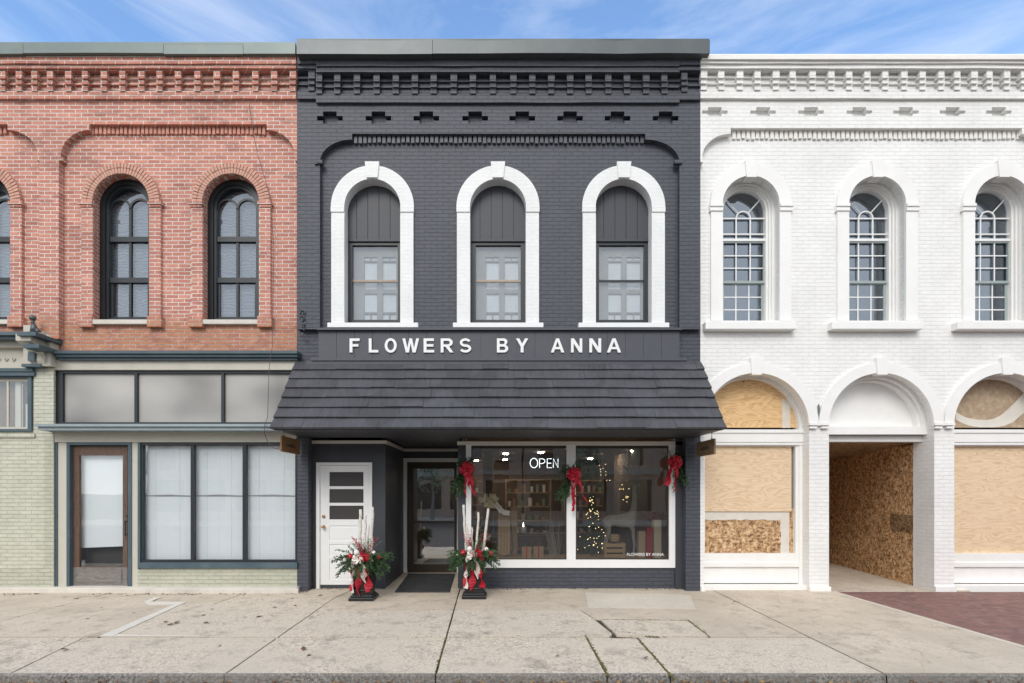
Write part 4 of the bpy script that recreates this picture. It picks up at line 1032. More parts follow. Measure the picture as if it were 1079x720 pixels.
def boarded_bay(c, kind):
    cx = X(c); r = AR / 60; zs = Z(AS); y1 = .2
    s = MB()          # inner arch mould + jambs
    s.plate(arch(cx, zs, r, 0), [arch(cx, zs, r - .055, .01)], y1, .4)
    zt0, zt1 = Z(469, y1), Z(453, y1)
    s.box(cx - r, cx + r, y1 - .05, .39, zt1 - .06, zt1); s.box(cx - r, cx + r, y1 - .03, .39, zt0 + .05, zt1 - .06); s.box(cx - r, cx + r, y1 - .015, .39, zt0, zt0 + .05)
    xi = r - .11
    s.plate(rect(cx - r + .05, cx + r - .05, Z(594, y1), zt0), [rect(cx - xi + .0, cx + xi - .0, Z(583.5, y1), zt0 - .02)], y1 + .02, .38)
    s.box(cx - r + .05, cx + r - .05, y1 + .04, .38, .1, Z(594, y1)); s.box(cx - r + .05, cx + r - .05, y1 - .005, y1 + .04, Z(597.5, y1), Z(593, y1)) 
    s.box(cx - r, cx + r, y1 - .13, .3, -.05, Z(617, .1))
    s.build('bay_frame', WHTP, wht)
    yb = y1 + .10
    if kind == 0:
        s = MB(); s.plate(arc(cx, zs, r - .04, 180, 0, 40), [], yb, yb + .015); tym = s.build('tympanum_board', PLYK, wht)
        s = MB(); s.plate(rough_rect(X(824, yb), X(832.5, yb), Z(451, yb), Z(421, yb), .008, 3), [], yb - .004, yb - .0005); s.build('paint_patch', PAINTED, tym)
        s = MB(); s.box(cx - xi, X(833, yb), yb - .03, yb - .015, Z(539, yb), Z(469, yb)); s.build('window_board', PLY, wht)
        s = MB(); s.box(cx - xi, cx + xi + .01, yb, yb + .015, Z(585, yb), Z(536, yb)); lo = s.build('lower_board', OSB, wht)
        s = MB()
        ro = rough_rect(X(737, yb), X(822.5, yb), Z(583, yb), Z(548, yb), .012, 9)
        s.plate(rect(cx - xi, X(831.5, yb), Z(584, yb), Z(537, yb)), [ro], yb - .005, yb - .0005); s.build('paint_patch', PAINTED, lo)
    else:
        s = MB(); s.plate(arc(cx, zs, r - .04, 180, 0, 40), [], yb, yb + .015); tym = s.build('tympanum_board', OSBP, wht)
        s = MB(); rr = random.Random(4)
        inn = [(1007, 434.5), (1010, 436.5), (1016, 439.5), (1022, 441.5), (1030, 443), (1038.5, 443), (1047, 441), (1055, 437), (1062, 431), (1069, 425), (1079, 414), (1088, 404)]
        out_ = [(1097, 414), (1088, 425), (1079, 435), (1067, 445), (1058, 449), (1048.6, 451), (1040, 451.3), (1032.5, 451), (1022, 449), (1015, 446.5), (1010, 444), (1007, 442)]
        P = [(X(a_, yb), Z(b_ + rr.uniform(-.7, .7), yb)) for a_, b_ in inn] + [(X(a_, yb), Z(min(450.5, b_), yb)) for a_, b_ in out_]
        s.plate(P, [], yb - .004, yb - .0005); s.build('paint_patch', PAINTED, tym)
        s = MB(); s.box(cx - xi, cx + xi, yb - .02, yb - .005, Z(584.5, yb), Z(469, yb)); s.build('window_board', PLY, wht)
boarded_bay(AC[0], 0); boarded_bay(AC[2], 1)
for (px0, px1, y) in ((739, 832, .27), (1009, 1113, .28)):
    s = MB()
    for py in (473, 492, 512, 532) + ((550, 566, 580) if px0 > 900 else ()):
        for px in (px0 + 2.5, px1 - 2.5): s.ball((X(px, y), y - .001, Z(py, y)), .006, 6, 4, (1, .4, 1))
    tag(s.build('screw_heads', DARKF, wht), kind='stuff')
# open passage bay
cx = X(AC[1]); r = AR / 60; zs = Z(AS)
s = MB()
s.plate(arc(cx, zs, r, 180, 0, 44) + arc(cx, zs, r - .05, 0, 180, 44), [], .16, .42)
s.plate(arc(cx, zs, r - .05, 180, 0, 44) + arc(cx, zs, r - .10, 0, 180, 44), [], .24, .42)
s.plate(arc(cx, zs, r - .10, 180, 0, 44), [], .36, .42)
zt = Z(453.5, .3); zb = Z(466, .36)
s.box(cx - r, cx + r, .14, .42, zs - .14, zs - .0)
s.box(cx - r, cx + r, .20, .42, zt - .09, zs - .14)
s.box(cx - r, cx + r, .26, .42, zb, zt - .09)
s.build('tympanum', WHTP, wht)
s = MB(); xo = X(966, .42)
s.box(xo, cx + r, .401, .46, -.02, zb); s.box(cx - r - .0, cx - r + .04, .401, .46, -.02, zb)
s.build('passage_jamb', WHTP, wht)
s = MB()      # OSB cladding: right wall runs slightly outward
th = math.atan(.139); L = 4.4
p0 = Vector((xo + .0, .46, 0)); d = Vector((math.sin(th), math.cos(th), 0)); nn = Vector((d.y, -d.x, 0))
def slab(s, a, b, z0, z1, t):
    q = [a, b, b + nn * t, a + nn * t]
    s.prism([[(v.x, v.y) for v in q]], lambda u, v, w: (u, v, w), z0, z1)
for k in range(4):
    a = p0 + d * (1.15 * k); b = p0 + d * (1.15 * (k + 1) - .004)
    slab(s, a, b, -.02, 1.22, .02); slab(s, a, b, 1.224, 2.62, .02)
xl0 = cx - r + .0
s.box(xl0 - .02, xl0, .46, 5.0, -.02, 2.62)
s.box(xl0, xo + 1.0, 5.0, 5.05, -.02, 2.62)
s.build('passage_lining', OSBLIT, wht)
s = MB(); s.prism([[(.46, zb + .0), (5.0, 2.42), (5.0, 2.45), (.46, zb + .03)]], lambda u, v, w: (w, u, v), xl0, xo + 1.0); s.build('passage_ceiling', OSBD, wht)
s = MB(); a = p0 + d * .02 - nn * .013; b = p0 + d * .72 - nn * .013; slab(s, a, b, Z(561, .6), Z(543, .6), .012); s.build('patch_board', OSBD, wht)
s = MB(); s.box(xl0, xo + .6, 0, 5.0, -.05, .004); s.build('passage_floor', CONC, wht)
s = MB()
for (px, py, l) in ((877, 597, .3), (881, 598, .2), (884, 596, .15)):
    x = X(px, 3.6); s.box(x, x + l, 3.5, 3.6, .005, .05)
s.build('rubble', DOORG, wht)

# =================================================================== GROUND
mb = MB(); mb.poly([(-400, -400, -.25), (400, -400, -.25), (400, 400, -.25), (-400, 400, -.25)]); tag(mb.build('ground', SOIL, None, False), kind='structure')
KY = G(500, 711).y
mb = MB(); mb.poly([(-80, -18.5, -.165), (80, -18.5, -.165), (80, KY + .3, -.165), (-80, KY + .3, -.165)]); tag(mb.build('road', ASPH, None, False), kind='structure')
mb = MB(); 
JZ = -.03
mb.v = []
def gz(x, y): return .02 * y
P = [Vector((-60, KY + .05, gz(0, KY) + JZ)), Vector((60, KY + .05, gz(0, KY) + JZ)), Vector((60, .25, .005 + JZ)), Vector((-60, .25, .005 + JZ))]
mb.poly(P); mb.poly([p - Vector((0, 0, .2)) for p in P][::-1]); tag(mb.build('sidewalk_bed', JOINT, None, False), kind='structure')
def inset(P, d):
    n = len(P); A = sum(P[i].x * P[(i + 1) % n].y - P[(i + 1) % n].x * P[i].y for i in range(n)); sg = 1 if A > 0 else -1
    out = []
    for i in range(n):
        a, b, c = P[i - 1], P[i], P[(i + 1) % n]
        d1 = (b - a).normalized(); d2 = (c - b).normalized()
        n1 = Vector((-d1.y, d1.x)) * sg; n2 = Vector((-d2.y, d2.x)) * sg
        m = (n1 + n2)
        if m.length < .2: m = n1
        m.normalize(); k = d / max(.35, m.dot(n1)); out.append(b + m * k)
    return out
def slabs(mb, quads, gap=.007, up=0.0):
    for q in quads:
        W = []
        for p in q:
            if len(p) == 3: W.append(Vector((p[0], p[1])))      # world x,y flagged by third value
            else:
                g = G(*p); W.append(Vector((g.x, g.y)))
        # subdivide edges a bit for natural roughness
        Q = inset(W, gap); E = []
        n = len(Q)
        for i in range(n):
            a, b = Q[i], Q[(i + 1) % n]; m = max(1, int((b - a).length / .16)); pr = Vector((-(b - a).y, (b - a).x)).normalized()
            for k in range(m):
                p = a.lerp(b, k / m)
                if k and up == 0: p = p + pr * rnd.uniform(-.003, .003)
                E.append((p.x, p.y))
        dz = rnd.uniform(-.003, .003) + up
        mb.prism([E], lambda u, v, w: (u, v, gz(u, v) + w + dz), -.029, 0)
w = lambda x, y: (x, y, 1)
B = .24
KI = KY + .03
gy = lambda py: G(500, py).y
ROW = gy(671.5); MID = gy(643)
def onx(px0, py0, px1, py1, yy):
    a, b = G(px0, py0), G(px1, py1); t = (yy - a.y) / (b.y - a.y); return a.x + (b.x - a.x) * t
J = [(-40, 0, 0, 0), (90, 671.5, 60, 686), (228, 716.7, 337.8, 640.3), (457, 718, 482, 630), (617, 669.8, 640.6, 712.9), (671.2, 671.7, 711.5, 717), (759, 626, 923, 705.8)]
jx = lambda k, yy: onx(*J[k], yy)
xlim = -25
front = []
L_ = [(-9.5, -9.9)] + [(jx(k, ROW), jx(k, KI)) for k in range(1, 7)]
for k in range(len(L_) - 1):
    front.append([w(L_[k][1], KI), w(L_[k + 1][1], KI), w(L_[k + 1][0], ROW - .022), w(L_[k][0], ROW - .022)])
mb = MB(); slabs(mb, front, .012)
x470, x640 = G(470, 671.5).x, G(642, 671.5).x
slabs(mb, [[w(jx(2, ROW), ROW), w(jx(3, ROW), ROW), w(jx(3, MID), MID), w(jx(2, MID), MID)],
           [w(jx(3, ROW), ROW), w(x640, ROW), (646, 668), (625, 651.6), (611.5, 643), w(jx(3, MID), MID)],
           [w(G(104, 671.5).x, ROW), w(jx(2, ROW), ROW), w(jx(2, gy(631)), gy(631)), (250, 628), (226, 636.5), (190, 636)]], .011)
slabs(mb, [[(632, 653), (725, 654), (748, 671.0), (690, 671), (649, 669.5), (639, 660)]], .015)
tag(mb.build('sidewalk_aggregate', AGG), kind='structure')
mb = MB()
xr0 = jx(6, B)
slabs(mb, [[w(-9.5, ROW), w(G(103, 671.5).x, ROW), (170, 644), (188, 636), (156, 637), (170, 629), (101, 629), (0, 655), w(-9.5, gy(670))],
           [w(-9.5, B), w(-9.5, gy(670)), (0, 655), (101, 629), w(G(101, 629).x, B)],
           [w(G(101, 629).x, B), (101, 629), (170, 629), (156, 637), (188, 636), (226, 636.5), (250, 628), w(G(250, 628).x, B)],
           [w(G(250, 628).x, B), (250, 628), w(jx(2, gy(631)), gy(631)), w(jx(2, gy(631)) + .15, B)],
           [w(jx(2, gy(631)) + .15, B), w(jx(2, gy(631)), gy(631)), w(jx(2, MID), MID), w(jx(3, MID), MID), w(jx(3, B), B)],
           [w(jx(3, B), B), w(jx(3, MID), MID), (611.5, 643), (625, 651.4), (635, 652.4), (725, 653.4), (748, 671.5), w(jx(6, ROW), ROW), w(xr0, B)],
           ], .010)
pe0 = G(894.4, 629); pe1 = G(1079, 682); sl = (pe1.x - pe0.x) / (pe1.y - pe0.y)
pxe = lambda yy: pe0.x + sl * (yy - pe0.y)
slabs(mb, [[w(xr0, B), w(jx(6, KI), KI), w(pxe(KI) , KI), w(pxe(gy(640)), gy(640)), w(pe0.x, -.02), w(pe0.x, B)]], .012)
slabs(mb, [[w(-30, B), w(-9.52, B), w(-9.52, KI), w(-30, KI)]], .006)
tag(mb.build('sidewalk', CONC), kind='structure')
mb = MB(); slabs(mb, [[(617, 624.5), (727, 627), (733, 642), (620, 640.6)]], 0, .004); tag(mb.build('sidewalk_patch', CONCL), kind='structure')
mb = MB(); slabs(mb, [[w(pe0.x, -.03), w(pxe(gy(640)), gy(640)), w(pxe(KI), KI), w(30, KI), w(30, -.03)]], .02, -.003); tag(mb.build('brick_paving', PAVER), kind='structure')
mb = MB(); slabs(mb, [[w(pe0.x - .045, -.03), w(pxe(KI) - .045, KI), w(pxe(KI) + .045, KI), w(pe0.x + .045, -.03)]], 0, .005); tag(mb.build('paving_edge', CONCL), kind='structure')
mb = MB()
def strip(pts):
    W = [G(*p) for p in pts]; mb.prism([[(p.x, p.y) for p in W]], lambda u, v, w_: (u, v, gz(u, v) + w_), .003, .008)
strip([(104, 671.2), (118, 671.2), (190, 637.6), (197, 634.8), (158, 634.5), (170, 629.8), (163, 629.8), (152, 634.5), (157, 638), (184, 637.2)])
strip([(118.3, 671.2), (215, 670.9), (205, 670.2), (132, 669.6), (124, 668.9)])
tag(mb.build('painted_strip', PAINTED), kind='structure')
# kerb with a joint at each slab
mb = MB(); xs = [-30, -9.9, -5.4] + [jx(k, KY) for k in (2, 3, 4, 5, 6)] + [8.5, 30]
for a, b in zip(xs, xs[1:]):
    n = max(2, int((b - a) / .1)); zt = gz(0, KY)
    for i in range(n):
        u0 = a + .006 + (b - a - .012) * i / n; u1 = a + .006 + (b - a - .012) * (i + 1) / n
        j0 = random.Random(int(u0 * 1000)).uniform(-.006, .006); j1 = random.Random(int(u1 * 1000)).uniform(-.006, .006)
        c0, c1 = KY + j0, KY + j1
        mb.poly([(u0, c0 + .012, zt), (u1, c1 + .012, zt), (u1, KI, zt + .0026), (u0, KI, zt + .0026)])
        mb.poly([(u0, c0, zt - .014), (u1, c1, zt - .014), (u1, c1 + .012, zt), (u0, c0 + .012, zt)])
        mb.poly([(u0, c0 - .012, -.24), (u1, c1 - .012, -.24), (u1, c1, zt - .014), (u0, c0, zt - .014)])
tag(mb.build('kerb', KERBM), kind='structure')

# moss / dirt in joints (nobody could count it)
mb = MB()
def moss(px0, py0, px1, py1, n, wd):
    a, b = G(px0, py0), G(px1, py1)
    for i in range(n):
        p = a.lerp(b, rnd.random()) + Vector((rnd.gauss(0, wd), rnd.gauss(0, wd), 0)); r_ = rnd.uniform(.006, .018)
        mb.ball((p.x, p.y, gz(0, p.y) - .002), r_, 5, 3, (1, 1, .35))
moss(617, 670, 641, 712, 160, .010); moss(671, 672, 711, 716, 130, .008); moss(725, 654, 748, 671, 150, .018); moss(645, 664, 690, 671, 170, .02); moss(635, 653, 725, 654, 60, .008); moss(470, 671, 458, 712, 60, .006)
tag(mb.build('moss', plain('moss', (.13, .115, .035), .95, .5, 20)), kind='stuff')
# gutter leaves
LEAFM = plain('dry_leaf', (.17, .085, .045), .8, .5, 12, 0)
LEAFY = plain('dry_yellow_leaf', (.33, .2, .07), .8, .4, 12, 0)
def leaf(mb, c, s, yaw, tilt):
    M = Matrix.Translation(c) @ Euler((tilt, rnd.uniform(-.3, .3), yaw)).to_matrix().to_4x4()
    P = [(0, 0, 0), (s * .5, s * .1, s * .06), (s, 0, s * .02), (s * .55, -s * .28, s * .07), (s * .5, s * .34, s * .1)]
    b = len(mb.v)
    up_ = [M @ Vector(p) for p in ((0, 0, 0), (s * .35, s * .3, s * .09), (s, 0, s * .03), (s * .35, -s * .3, s * .08), (s * .5, 0, 0))]
    mb.v += up_; lo = [p - Vector((0, 0, .0015)) for p in up_]; mb.v += lo
    for q in ((0, 3, 4), (4, 3, 2), (4, 2, 1), (0, 4, 1)):
        mb.face([b + i for i in q]); mb.face([b + 5 + i for i in reversed(q)])
    for i, j in ((0, 3), (3, 2), (2, 1), (1, 0)): mb.face([b + i, b + j, b + 5 + j, b + 5 + i])
mb = MB()
for i in range(2600):
    x = rnd.uniform(-8, 8); 
    if rnd.random() > .35 + .5 * math.exp(-((x - 1.2) / 1.4) ** 2) + .3 * math.exp(-((x + 5) / 1) ** 2): continue
    mb.mi = 0 if rnd.random() < .6 else 1
    leaf(mb, (x, KY - .02 - abs(rnd.gauss(0, .09)), -.158 + abs(rnd.gauss(0, .012))), rnd.uniform(.02, .06), rnd.uniform(0, 6.3), rnd.uniform(-.6, .6))
tag(mb.build('gutter_leaves', [LEAFM, LEAFY]), 'dry brown leaves and grit lying in the gutter', 'leaves', None, 'stuff')
mb = MB()
for i in range(900):
    x = rnd.uniform(-9, 3.55); yw = -.21 if x < X(318) else (-.03 if x < X(327) else .19 if x < -1.9 else (-.0 if x < -.7 else .19))
    y_ = yw - abs(rnd.gauss(0, .035)) - .01; mb.mi = 0 if rnd.random() < .75 else 1
    if -1.95 < x < -.68: continue
    if math.sin(x * 5.3) + math.sin(x * 2.1 + 1) < rnd.uniform(-1, 1.2): continue
    leaf(mb, (x, y_, gz(0, y_) + .004), rnd.uniform(.012, .05), rnd.uniform(0, 6.3), rnd.uniform(-.4, .4))
tag(mb.build('wall_litter', [LEAFM, JOINT]), 'dry leaf crumbs and grit gathered along the foot of the walls', 'litter', None, 'stuff')
spots = [(83, 631), (90, 653), (107, 640.5), (141, 646.5), (175, 655), (183, 658), (176, 658.5), (214, 656.5), (212, 649), (223, 642), (270, 651), (306, 631.5), (310, 638), (292, 640.5), (71, 684), (233, 681), (320, 686), (324.5, 692), (585, 691.5), (679, 693), (133, 628), (233, 626.5), (259, 627), (283, 627), (340, 627.5), (776, 634)]
for i, (a, b) in enumerate(spots):
    g = G(a, b); s_ = rnd.uniform(.05, .11) * (1.1 if b > 650 else .9)
    mb = MB(); leaf(mb, Vector((0, 0, .006)), s_, rnd.uniform(0, 6.3), rnd.uniform(-.15, .15))
    o = mb.build('fallen_leaf', LEAFM); o.location = g
    tag(o, 'small curled dry brown leaf fallen on the concrete sidewalk', 'leaf', 'fallen leaves on the sidewalk')

# =================================================================== SMALL THINGS
mt = MB(); 
fx = [X(416.5, -.12), X(474, -.12)]; bx = [X(430.5, 1.8), X(480, 1.8)]
mt.prism([[(fx[0], -.14), (fx[1], -.14), (bx[1], 1.78), (bx[0], 1.78)]], lambda u, v, w_: (u, v, w_), .008 - .005, .026)
tag(bevel(mt.build('doormat', RUBBER), .006), 'long dark rubber doormat in front of the recessed shop door', 'doormat')

def hanging_sign(x, y0, y1, zt, zb, mat, label, tilt):
    o = empty('hanging_sign', (x, (y0 + y1) / 2, AW_Z), label, 'sign', 'wooden signs hung from the awning ends')
    m = MB(); m.box(x - .016, x + .016, y0, y1, zb, zt); bd = bevel(m.build('board', mat, o), .006)
    for yy in (y0 + .12, y1 - .12):
        m = MB(); m.tube([(x, yy, zt), (x, yy, AW_Z - .001)], .005, 6); m.ball((x, yy, zt + .01), .014, 8, 5); m.build('hanger', METALD, o)
    m = MB(); rr = random.Random(int(abs(x) * 100))
    for sgn in (-1, 1):
        for k in range(7): 
            yy = y0 + .2 + .05 * k; m.box(x + sgn * .0165, x + sgn * .0195, yy, yy + .03, (zt + zb) / 2 - .03, (zt + zb) / 2 + rr.uniform(0, .03))
    m.build('carved_mark', DARKF, o)
hanging_sign(-3.47, -.82, -.07, 2.645, 2.39, SIGNW, 'reddish brown wooden sign hanging under the left end of the awning', 0)
hanging_sign(3.475, -.78, -.05, 2.60, 2.35, SIGNP, 'weathered brown wooden sign hanging under the right end of the awning', 0)

# OPEN neon sign
yn = SY + .12
ns = empty('open_sign', (X(573, yn), yn, Z(488, yn)), 'glowing white neon sign reading OPEN in the left show window', 'sign')
def neon(pts): 
    m = MB(); m.tube([(X(a, yn), yn, Z(b, yn)) for a, b in pts], .0062, 8); m.build('letter_tube', NEON, ns)
neon([(562.6 + 4.0 * math.cos(R(a)), 488 + 5.0 * math.sin(R(a))) for a in range(0, 361, 20)])
neon([(568.5, 493), (568.5, 483.5), (571.5, 483.5), (574, 484.8), (574, 487.3), (571.5, 488.6), (568.5, 488.6)])
neon([(581.3, 493), (576.6, 493), (576.6, 483.5), (581.3, 483.5)]); neon([(576.6, 488.2), (580.8, 488.2)])
neon([(583, 493), (583, 483.5), (588, 493), (588, 483.5)])
m = MB(); m.box(X(559, yn), X(590, yn), yn + .012, yn + .02, Z(493.4, yn), Z(492.9, yn)); m.box(X(559, yn), X(590, yn), yn + .012, yn + .02, Z(483.6, yn), Z(483.1, yn))
for a in (564, 585): m.tube([(X(a, yn), yn + .016, Z(483, yn)), (X(a, yn), yn + .016, Z(469.5, yn))], .002, 4)
m.build('mount', DARKF, ns)

# foliage
def sprig(mb, base, d, L, droop, nl=26, ll=.05, lw=.007, spread=1.0):
    d = Vector(d).normalized(); p = Vector(base); pts = [p.copy()]
    st = 8
    for i in range(st):
        d = (d + Vector((0, 0, -droop / st)) + Vector((rnd.gauss(0, .06), rnd.gauss(0, .06), rnd.gauss(0, .05)))).normalized()
        p = p + d * L / st; pts.append(p.copy())
    mb.tube(pts, .0035, 4, True, .0015)
    for k in range(nl):
        t = (.12 + .88 * k / nl) * st; i = min(st - 1, int(t)); q = pts[i].lerp(pts[i + 1], t - i)
        ax = (pts[i + 1] - pts[i]).normalized(); a = rnd.uniform(0, 2 * PI)
        s1 = ax.cross(Vector((0, 0, 1)));
        if s1.length < .05: s1 = Vector((1, 0, 0))
        s1.normalize(); s2 = ax.cross(s1)
        out = (ax * .75 + (s1 * math.cos(a) + s2 * math.sin(a)) * spread).normalized()
        l = ll * rnd.uniform(.6, 1.15) * (1.1 - .5 * k / nl); wv = out.cross(Vector((rnd.gauss(0, 1), rnd.gauss(0, 1), rnd.gauss(0, 1)))).normalized() * lw
        mb.poly([q, q + out * l * .5 + wv, q + out * l, q + out * l * .5 - wv])
def bow(mb, c, s, yaw=0, n=6):
    c = Vector(c)
    for k in range(n):
        a = 2 * PI * k / n + rnd.uniform(-.2, .2); dirv = Vector((math.cos(a), -.35, math.sin(a) * .85)).normalized()
        nrm = Vector((0, -1, 0)); pts = []
        for i in range(13):
            t = i / 12 * 2 * PI; u = (1 - math.cos(t)) / 2; v_ = math.sin(t)
            pts.append(c + dirv * s * u + (nrm * .38 + Vector((-math.sin(a), 0, math.cos(a))) * .26) * s * v_)
        mb.ribbon(pts, s * .42, Vector((-math.sin(a) * .5, -.6, math.cos(a) * .5)) if k % 2 else Vector((-math.sin(a), -.2, math.cos(a))))
    mb.ball(c + Vector((0, -s * .3, 0)), s * .2, 8, 6)
def tail(mb, c, dx, L, w0, y0=0, wave=.012):
    c = Vector(c); pts = []; ph = rnd.uniform(0, 6)
    for i in range(13):
        t = i / 12; pts.append(c + Vector((dx * t + wave * math.sin(ph + t * 9), y0 * t - wave * .8 * math.cos(ph + t * 11), -L * t)))
    mb.ribbon(pts, [w0 * (1.0 + .35 * math.sin(i * 1.3 + ph)) for i in range(13)], [Vector((math.cos(ph + i * .45) * .8 + .6, math.sin(ph + i * .45), .05)) for i in range(13)])

def planter(px, py, topy, poles, label, loose):
    g = G(px, py); y = g.y; Sx = lambda a: X(a, y); Sz = lambda b: Z(b, y)
    o = empty('planter', g, label, 'planter', 'holiday planters at the shop entrance')
    zt = Sz(topy); w0 = .155; m = MB(); z0 = g.z
    m.box(g.x - w0 - .045, g.x + w0 + .045, y - w0 - .045, y + w0 + .045, z0, z0 + .05)
    m.box(g.x - w0 - .02, g.x + w0 + .02, y - w0 - .02, y + w0 + .02, z0 + .05, z0 + .085)
    b = len(m.v); wa, wb = w0 - .005, w0 + .02
    for z, q in ((z0 + .085, wa), (zt - .05, wb)):
        m.v += [Vector((g.x + sx * q, y + sy * q, z)) for sx, sy in ((-1, -1), (1, -1), (1, 1), (-1, 1))]
    for k in range(4): m.face([b + k, b + (k + 1) % 4, b + 4 + (k + 1) % 4, b + 4 + k])
    m.face([b + 3, b + 2, b + 1, b]); m.face([b + 4, b + 5, b + 6, b + 7])
    m.plate(rect(g.x - .1, g.x + .1, z0 + .16, zt - .12), [rect(g.x - .085, g.x + .085, z0 + .175, zt - .135)], y - w0 - .012, y - w0 + .01)
    m.box(g.x - wb - .02, g.x + wb + .02, y - wb - .02, y + wb + .02, zt - .05, zt)
    bevel(m.build('pot', BPOT, o), .006)
    m = MB(); m.box(g.x - w0, g.x + w0, y - w0, y + w0, zt, zt + .015); m.build('soil', JOINT, o)
    for (ax, ay, bx_, by, r_) in poles:
        m = MB(); m.smooth = True; a = Vector((Sx(ax), y + rnd.uniform(-.05, .06), Sz(ay))); b_ = Vector((Sx(bx_), y, zt)); n = 8
        m.tube([b_.lerp(a, i / n) + Vector((rnd.gauss(0, .005), 0, 0)) for i in range(n + 1)], r_ * 1.25, 10, True, r_ * 1.05)
        m.build('birch_pole', BIRCH, o)
    c = Vector((g.x, y, zt + .03))
    m = MB()
    for k in range(115):
        a = rnd.uniform(0, 2 * PI); e = rnd.uniform(-.25, 1.0); L = rnd.uniform(.24, .46) * loose
        sprig(m, c + Vector((math.cos(a) * .08, math.sin(a) * .08, 0)), (math.cos(a), math.sin(a) * .9, e), L, 1.0, 50, .06, .009)
    for k in range(10):
        a = rnd.uniform(0, 2 * PI); sprig(m, c, (math.cos(a) * .4, math.sin(a) * .4, 1), rnd.uniform(.25, .42), .3, 40, .06, .006)
    m.build('greenery', LEAFD, o)
    m = MB()
    for k in range(12):
        a = rnd.uniform(0, 2 * PI); sprig(m, c, (math.cos(a), math.sin(a), rnd.uniform(-.1, .8)), rnd.uniform(.25, .40), 1.1, 34, .05, .011, 1.3)
    for k in range(6): sprig(m, c, (rnd.uniform(-.5, .5), -.4, 1.1), rnd.uniform(.35, .55), .4, 12, .05, .006)
    m.build('silver_greenery', LEAFP, o)
    m = MB()
    for k in range(6):
        a = rnd.uniform(0, 2 * PI); p = c + Vector((rnd.uniform(-.1, .1), -.02, .02)); d_ = Vector((math.cos(a) * .22, -.16, .36)); q = p + d_
        m.tube([p, p.lerp(q, .5) + Vector((.02, 0, .02)), q], .003, 4)
        for j in range(7): m.ball(p.lerp(q, .35 + .1 * j) + Vector((rnd.gauss(0, .012), rnd.gauss(0, .012), rnd.gauss(0, .012))), .009, 6, 4)
    m.build('red_berries', REDBALL, o)
    for k, (dx, dz, r_, mm) in enumerate(((-.18, .10, .05, REDBALL), (.10, .08, .062, REDBALL), (.27, .09, .042, REDBALL), (-.07, .17, .045, WHBALL), (.04, .05, .035, WHBALL), (.2, .16, .035, WHBALL), (-.27, .05, .034, WHBALL))):
        m = MB(); m.smooth = True; p = Vector((g.x + dx, y - .2 - rnd.uniform(0, .04) + abs(dx) * .35, zt + dz)); m.ball(p, r_, 14, 10); m.tube([p + Vector((0, 0, r_ * .95)), p + Vector((0, 0, r_ * 1.15))], .008, 6)
        m.build('ornament', mm, o)
    m = MB(); bow(m, (g.x - .03, y - .25, zt + .08), .085, 0, 6); tail(m, (g.x - .09, y - .22, zt + .05), -.05, .52, .085, 0, .012); tail(m, (g.x + .03, y - .23, zt + .06), .05, .36, .10, 0, .012); m.build('white_bow', WHR, o)
    m = MB(); tail(m, (g.x - .03, y - .205, zt + .05), .0, .55, .10, 0, .011); tail(m, (g.x + .1, y - .205, zt + .04), .03, .5, .11, 0, .011); tail(m, (g.x - .12, y - .205, zt + .06), -.03, .5, .06, 0, .011); bow(m, (g.x + .05, y - .25, zt + .12), .075, 0, 4); m.build('red_ribbon', REDR, o)
planter(383.5, 631, 592, [(378.5, 537, 380, 590, .024), (384.5, 543, 384, 590, .016), (393.5, 534, 391, 590, .018), (388, 553, 387, 590, .013)], 'black square planter with birch poles and red ornaments beside the white door', 1.0)
planter(500, 629, 588, [(488.5, 532, 492, 588, .02), (492, 552, 494, 588, .013), (504.5, 540, 501, 588, .017), (514.5, 536, 508.5, 588, .02), (497, 556, 498, 588, .012)], 'black square planter with birch poles and striped ribbon below the show window', .95)

def swag(px, py, dxg, tl, label):
    y = SY - .05; c = Vector((X(px, y), y, Z(py, y)))
    o = empty('holiday_bow', c, label, 'bow', 'red bows on the show window posts')
    m = MB()
    for k in range(26): sprig(m, c + Vector((dxg * .15, .0, .0)), (dxg * 1.7 + rnd.uniform(-.35, .35), -.25, -1), rnd.uniform(.25, .56), .1, 34, .055, .014, 1.2)
    for k in range(14): sprig(m, c, (rnd.uniform(-.9, .9) + dxg, -.3, .9), rnd.uniform(.16, .27), .3, 22, .05, .011, 1.2)
    m.build('greenery', LEAFD, o)
    m = MB(); bow(m, c + Vector((0, -.10, .0)), .125, 0, 9); bow(m, c + Vector((0.0, -.14, .02)), .075, 0, 6); m.build('bow_loops', REDR, o)
    m = MB()
    for k in range(5): tail(m, c + Vector((rnd.uniform(-.05, .05), -.1, -.03)), rnd.uniform(-.13, .13) + (.06 if dxg < 0 else -.08), tl * rnd.uniform(.6, 1.05), .055, -.02, .016)
    m.build('tails', REDR, o)
swag(492, 494.5, -.25, .52, 'red bow with long tails on the left post of the show window')
swag(603.5, 500, -.25, .62, 'red bow with long tails on the middle post of the show window')
swag(708.5, 487.5, .25, .48, 'red bow with greenery on the right post of the show window')

# ------------------------------------------------ window display
DZ = Z(590, SY) - .03
yy = .75
def at(px, py, y=yy): return Vector((X(px, y), y, Z(py, y)))
